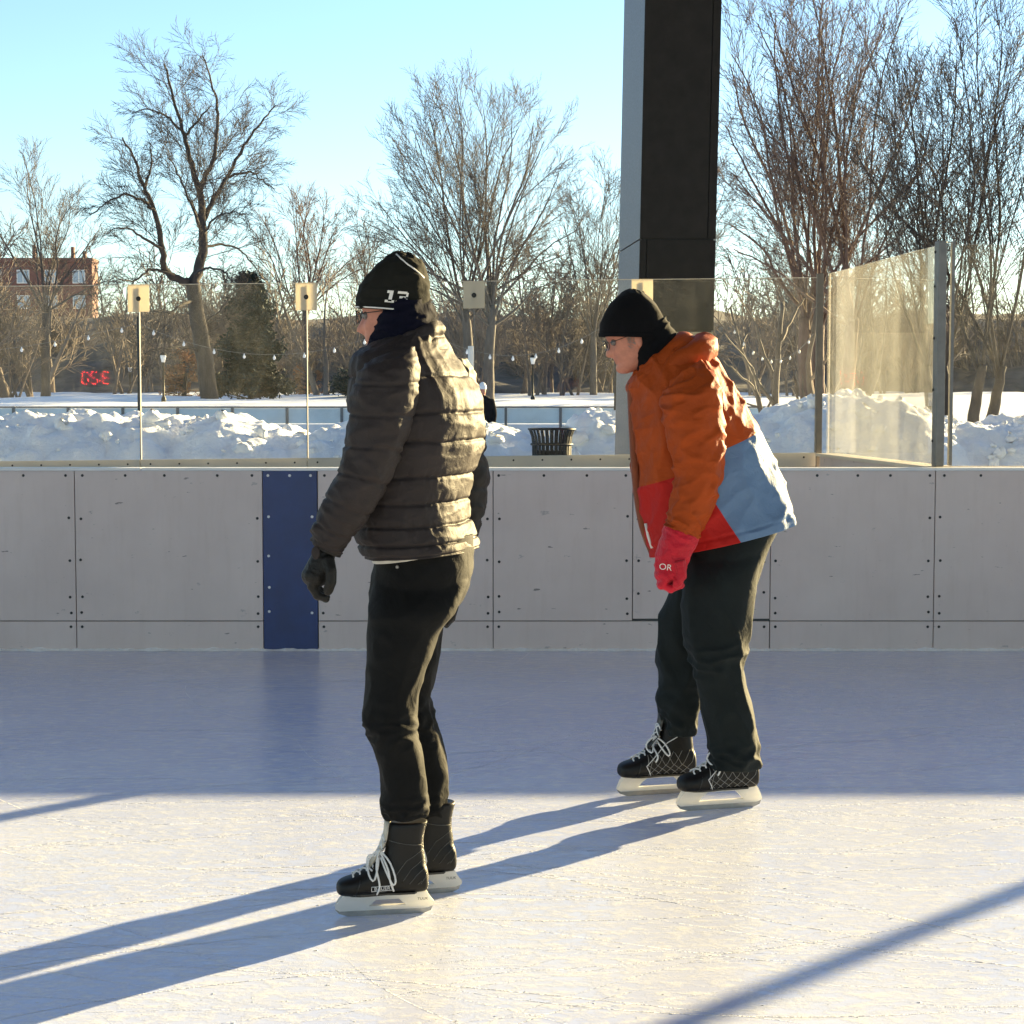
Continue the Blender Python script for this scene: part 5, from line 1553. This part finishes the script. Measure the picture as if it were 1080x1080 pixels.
# ------------------------------------------------------------------ man in the orange jacket
def person_two():
    Y = 6.28
    yn, yf = FL(757, 855).y + .02, FL(692, 839).y
    feet = FL(730, 848)
    torso = [(669, 393, 712, 358, Y, .088), (664, 406, 733, 358, Y, .135), (665, 426, 755, 382, Y, .205), (666, 451, 778, 414, Y, .238), (668, 485, 797, 447, Y, .24), (671, 520, 815, 481, Y, .235), (677, 556, 828, 516, Y, .24), (687, 586, 838, 551, Y, .25)]
    armn = [(706, 402, 738, 380, Y-.19, .05), (697, 422, 757, 402, Y-.235, .09), (700, 447, 762, 434, Y-.25, .092), (707, 475, 764, 466, Y-.255, .088), (711, 502, 762, 498, Y-.26, .082), (708, 526, 755, 526, Y-.26, .072), (704, 546, 744, 552, Y-.255, .063), (702, 554, 736, 568, Y-.25, .058)]
    armf = [(716, 402, 748, 380, Y+.19, .05), (710, 422, 768, 402, Y+.235, .09), (715, 447, 774, 434, Y+.25, .09), (720, 475, 776, 466, Y+.255, .086), (724, 502, 774, 498, Y+.26, .08), (724, 526, 768, 526, Y+.26, .07), (722, 546, 760, 552, Y+.255, .062), (722, 556, 754, 568, Y+.25, .056)]
    pelvis = [(722, 560, 826, 528, Y, .165), (722, 585, 822, 553, Y, .18), (721, 606, 810, 578, Y, .185), (719, 628, 799, 612, Y, .175), (718, 645, 790, 640, Y, .12)]
    legn = [(722, 588, 816, 562, Y-.05, .10), (720, 612, 801, 598, yn+.03, .112), (719, 640, 795, 632, yn+.02, .112), (719, 670, 792, 662, yn+.01, .106), (727, 695, 788, 685, yn, .098), (734, 722, 786, 706, yn, .092), (740, 750, 792, 740, yn, .090), (746, 778, 797, 768, yn, .088), (748, 796, 800, 790, yn, .088), (746, 809, 802, 810, yn, .090)]
    legf = [(714, 600, 772, 588, Y+.07, .09), (703, 628, 764, 626, yf-.02, .105), (695, 652, 756, 655, yf, .10), (693, 690, 748, 692, yf, .092), (696, 721, 742, 722, yf, .084), (693, 738, 739, 744, yf, .080), (699, 757, 734, 762, yf, .062), (704, 774, 731, 776, yf, .052)]
    hc = W(666, 358, Y)
    hv, hf, hm = head_mesh(hc, radians(-5), radians(18), 0.93)
    neck = [(664, 360, 700, 338, Y, .055), (672, 378, 712, 352, Y, .058), (682, 402, 732, 376, Y, .08)]
    body = remesh(*merge((hv, hf), loft(neck, 12, 24), loft(torso[1:], 24, 24, scale=.78), loft(armn, 20, 16, scale=.62), loft(armf, 20, 16, scale=.62), loft(pelvis, 12, 24, scale=.82), loft(legn, 24, 16, scale=.66), loft(legf, 24, 16, scale=.66)), 0.0050, 1, 0.4)
    P = link_mesh('person', body, M['skin'], loc=(feet.x, feet.y, 0))
    tag(P, 'person in orange, red and blue jacket bending forward on skates at right', 'person', 'skaters on the ice')
    def dj(v, ph, p):
        x = 0.015 * (ridge(cos(ph) * 1.9 + 4, sin(ph) * 1.9, v * 0.42) - .45)
        x += 0.007 * nz(cos(ph) * 2.4 + v * .5, sin(ph) * 2.4, v * .7)
        x += 0.004 * nz(cos(ph) * 7, sin(ph) * 7, v * 1.5)
        x += 0.009 * (ridge(v * 1.5 + cos(ph) * 1.5, cos(ph) * 1.4, sin(ph) * 1.4 + 7) - .45)
        x -= 0.004 * exp(-((v - 6.72) / .05) ** 2)
        cc = cos(ph); ed = 0.11 * v - 0.66
        if v > 4.3: x -= 0.0028 * exp(-((cc - ed) / .022) ** 2)
        if cc > ed: x -= 0.0028 * exp(-((v - (4.42 - .25 * cc)) / .03) ** 2)
        else: x -= 0.0028 * exp(-((v - (4.66 - .15 * cc)) / .03) ** 2)
        return x
    V, F, sv, sc = loft(torso, 210, 190, 2.15, 0, dj)
    me = mesh_from(V, F, True); attr(me, 'sv', sv); attr(me, 'sc', sc)
    jk = link_mesh('jacket', me, M['block'], P)
    V, F, _, _ = loft(armn, 130, 72, 2.05, 0, sleeve_fold(2.0, 0.0125, 1.6)); link_mesh('sleeve', mesh_from(V, F, True), M['orange'], jk)
    V, F, _, _ = loft(armf, 80, 48, 2.05, 0, sleeve_fold(6.0, 0.010, 1.0)); link_mesh('sleeve', mesh_from(V, F, True), M['orange'], jk)
    # placket and collar tip down the front
    T_ = Tree(1)
    fr = [W(*q) for q in ((663, 404, Y-.02), (664, 426, Y-.02), (665, 452, Y-.02), (667, 486, Y-.02), (670, 521, Y-.02), (676, 556, Y-.02), (687, 586, Y-.02))]
    b = MB()
    c = T_.curve(fr, 24)
    for i, p in enumerate(c):
        for dx, dy in ((-.006, -.02), (.016, -.045), (.02, .02), (-.006, .02)): b.v.append((p.x + dx, p.y + dy, p.z))
        if i:
            k = 4 * i
            for j in range(4): b.f.append((k-4+j, k-4+(j+1) % 4, k+(j+1) % 4, k+j))
    b.f.append((0, 1, 2, 3)); b.f.append(tuple(len(b.v) - 4 + j for j in (3, 2, 1, 0)))
    b.build('placket', M['rust'], jk, smooth=True, fix=True)
    b = MB(); b.tube([W(*q) for q in ((681, 552, Y-.085), (684, 566, Y-.09), (688, 578, Y-.092))], 0.006, 6); b.build('lining_edge', M['piping'], jk, smooth=True)
    colr = [(668, 396, 716, 350, Y, .092), (664, 402, 726, 352, Y, .115), (660, 410, 736, 360, Y, .14), (664, 418, 742, 370, Y, .15)]
    V, F, _, _ = loft(colr, 40, 72, 2.1, 0, lambda v, ph, p: 0.005 * sin(min(1, v / 2) * pi) + .002 * nz(cos(ph) * 4, sin(ph) * 4, v))
    link_mesh('collar', mesh_from(V, F, True), M['orange'], jk)
    # hood lying on the back
    hd = MB()
    ctrl = [(700, 398, Y-.10), (716, 384, Y-.135), (736, 372, Y-.10), (743, 366, Y), (736, 372, Y+.10), (716, 384, Y+.135), (702, 396, Y+.10)]
    pts = T_.curve([W(*q) for q in ctrl], 40)
    rr = [0.018 + 0.034 * sin(pi * i / 40) ** 0.7 for i in range(41)]
    hd.tube(pts, rr, 20)
    me = remesh(hd.v, hd.f, 0.005, 2)
    displace(me, lambda p, n: 0.006 * (ridge(p.x * 14, p.y * 9, p.z * 22) - .45))
    link_mesh('hood', me, M['orange'], jk)
    gt = [(664, 366, 702, 334, Y, .074), (668, 380, 708, 344, Y, .082), (670, 394, 716, 356, Y, .090), (674, 402, 724, 366, Y, .09)]
    V, F, _, _ = loft(gt, 40, 60, 2.1, 0, lambda v, ph, p: 0.006 * (ridge(v * 1.5, cos(ph), sin(ph)) - .5))
    link_mesh('neck_gaiter', mesh_from(V, F, True), M['hat_black'], P)
    hat = [(632.5, 355, 697, 357, Y, .094), (632, 349, 700, 349, Y, .098), (634, 338, 700, 337, Y, .098), (640, 325, 694, 324, Y, .090), (649, 314, 684, 313, Y, .066), (658, 307, 676, 307, Y, .034), (664, 304.5, 670, 305, Y, .008)]
    V, F, _, _ = loft(hat, 60, 80, 2.1, 0, lambda v, ph, p: 0.003 * (ridge(v * .8 + 5, cos(ph) * 1.3, sin(ph) * 1.3) - .5) + (0.003 if v < 0.7 else 0))
    link_mesh('hat', mesh_from(V, F, True), M['hat_black'], P)
    M3, c0 = hm
    specs(P, lambda x, y, z: M3 @ Vector((x, y, z)) + c0)
    # short grey hair below the hat
    R = random.Random(8); b = MB()
    for i in range(260):
        sg = 1 if R.random() < .7 else -1
        x = R.uniform(-0.05, 0.030); z = R.uniform(-0.012, 0.035) - max(0, x) * 0.5
        p = Vector((x, sg * (0.0745 - 9.0 * x * x), z)); d = Vector((-0.6 + R.uniform(-.3, .3), sg * .25, -0.8)).normalized()
        ln = R.uniform(0.008, 0.018)
        b.tube([M3 @ p + c0, M3 @ (p + d * ln * .5 + Vector((0, sg * .001, 0))) + c0, M3 @ (p + d * ln) + c0], [0.0006, 0.0005, 0.0002], 3, False)
    tag(b.build('hair', M['hair'], P, smooth=True), kind='stuff')
    def dl(seed, knee, hem):
        def d(v, ph, p):
            k = exp(-((v - knee) / 0.9) ** 2); h_ = exp(-((v - hem) / 1.0) ** 2)
            x = 0.011 * (ridge(cos(ph) * 1.1 + seed, sin(ph) * 1.1, v * .5) - .5)
            x += (0.017 * k + 0.018 * h_) * (ridge(v * 1.5 + seed, cos(ph) * 1.1, sin(ph) * 1.1 + v * .5) - .45)
            return x
        return d
    me = remesh(*merge(loft(pelvis, 50, 70, 2.2), loft(legn, 150, 64, 2.1, 0, dl(3.0, 4.2, 8.3)), loft(legf, 130, 56, 2.1, 0, dl(9.0, 3.4, 6.2))), 0.0055, 1, 0.4)
    link_mesh('trousers', me, M['dark_twill'], P)
    # red gauntlet gloves
    for sgn, dx, yy in ((-1, 0, Y-.25), (1, 26, Y+.25)):
        gl = [(701, 553, 737, 567, yy, .060), (697, 566, 734, 577, yy, .062), (692, 582, 728, 588, yy, .056), (690, 596, 724, 600, yy, .050), (691, 609, 724, 611, yy, .048)]
        gl = [(a + dx, b_, c_ + dx, d_, e_, f_) for a, b_, c_, d_, e_, f_ in gl]
        lf = loft(gl, 60, 40, 2.1, 0, lambda v, ph, p: 0.006 * (ridge(v * 1.6 + 3, cos(ph) * 1.2, sin(ph) * 1.2) - .45))
        h = hand((712 + dx, 588, yy), (702 + dx, 606, yy), [(697 + dx, 617, yy), (707 + dx, 621, yy), (718 + dx, 617, yy)], [(716 + dx, 592, yy - .045), (719 + dx, 606, yy - .05), (714 + dx, 616, yy - .048)], 0.0155, 0.024, (0.046, 0.02))
        go = link_mesh('glove', remesh(*merge(lf, h), 0.0035, 3, 0.5), M['glove_red'], P)
        if sgn < 0:
            print_on('OR', 'lettering', W(702, 598.5, yy - .05), Vector((1, 0, -.1)), Vector((.1, 0, 1)), 0.030, Vector((0, 1, 0)), bvh_of(go), M['piping'], go)
    skate(P, (714, 856), (803, 850), 'quilt', 0.55, lace_seed=3)
    skate(P, (651, 840), (737, 835), 'quilt', lace_seed=4)

# ------------------------------------------------------------------ distant person by the far barrier
def person_three():
    Y = 43.6
    z = 0.0
    x0 = XW(509, Y)
    base = Vector((x0, Y, 0))
    def row(zz, hx, hy, dx=0.0): return [(dx, zz, hx, hy)]
    def body(rows, k=16):
        R_, _ = crom(rows, 30); V, F = [], []
        for (dx, dy, zz, hx, hy) in R_:
            for j in range(k):
                q = 2*pi*j/k; V.append(base + Vector((dx + hx*cos(q), dy + hy*sin(q), zz)))
        for i in range(29):
            for j in range(k): F.append((i*k+j, i*k+(j+1) % k, (i+1)*k+(j+1) % k, (i+1)*k+j))
        F.append(tuple(reversed(range(k)))); F.append(tuple(29*k+j for j in range(k)))
        return V, F
    leg = lambda s: body([(s*.1, 0, .0, .05, .12), (s*.1, 0, .08, .06, .08), (s*.1, 0, .45, .07, .08), (s*.09, 0, .85, .10, .11)])
    arm = lambda s: body([(s*.26, -.02, .82, .04, .04), (s*.27, 0, 1.1, .055, .055), (s*.2, 0, 1.42, .07, .08)])
    tor = body([(0, 0, .78, .19, .14), (0, 0, 1.0, .18, .14), (0, 0, 1.3, .22, .15), (0, 0, 1.45, .16, .11), (0, 0, 1.52, .07, .07)])
    head = body([(0, 0, 1.50, .055, .06), (0, -.01, 1.58, .075, .09), (0, 0, 1.68, .085, .10), (0, 0, 1.76, .06, .07), (0, 0, 1.79, .01, .01)])
    V, F = merge(tor, leg(-1), leg(1), arm(-1), arm(1), head)
    P = link_mesh('person', remesh(V, F, 0.018, 2), M['skin'], loc=base)
    tag(P, 'distant person in black coat and pale hat half hidden behind the down jacket', 'person')
    coat = merge(*[body([(0, 0, .55, .23, .18), (0, 0, .95, .21, .17), (0, 0, 1.3, .25, .18), (0, 0, 1.46, .18, .13), (0, 0, 1.53, .08, .08)])] + [body([(s*.27, -.02, .84, .06, .06), (s*.28, 0, 1.1, .075, .075), (s*.2, 0, 1.44, .085, .095)]) for s in (-1, 1)])
    link_mesh('coat', remesh(*coat, 0.02, 2), M['hat_black'], P)
    tr_ = merge(*[body([(s*.1, 0, .06, .075, .09), (s*.1, 0, .45, .085, .095), (s*.09, 0, .8, .11, .12)]) for s in (-1, 1)])
    link_mesh('trousers', remesh(*tr_, 0.02, 2), M['hat_black'], P)
    hat = body([(0, 0, 1.67, .10, .115), (0, 0, 1.74, .095, .11), (0, 0, 1.82, .06, .07), (0, 0, 1.85, .01, .01)])
    link_mesh('hat', mesh_from(*hat, True), M['lantern'], P)
person_one()
person_two()
person_three()
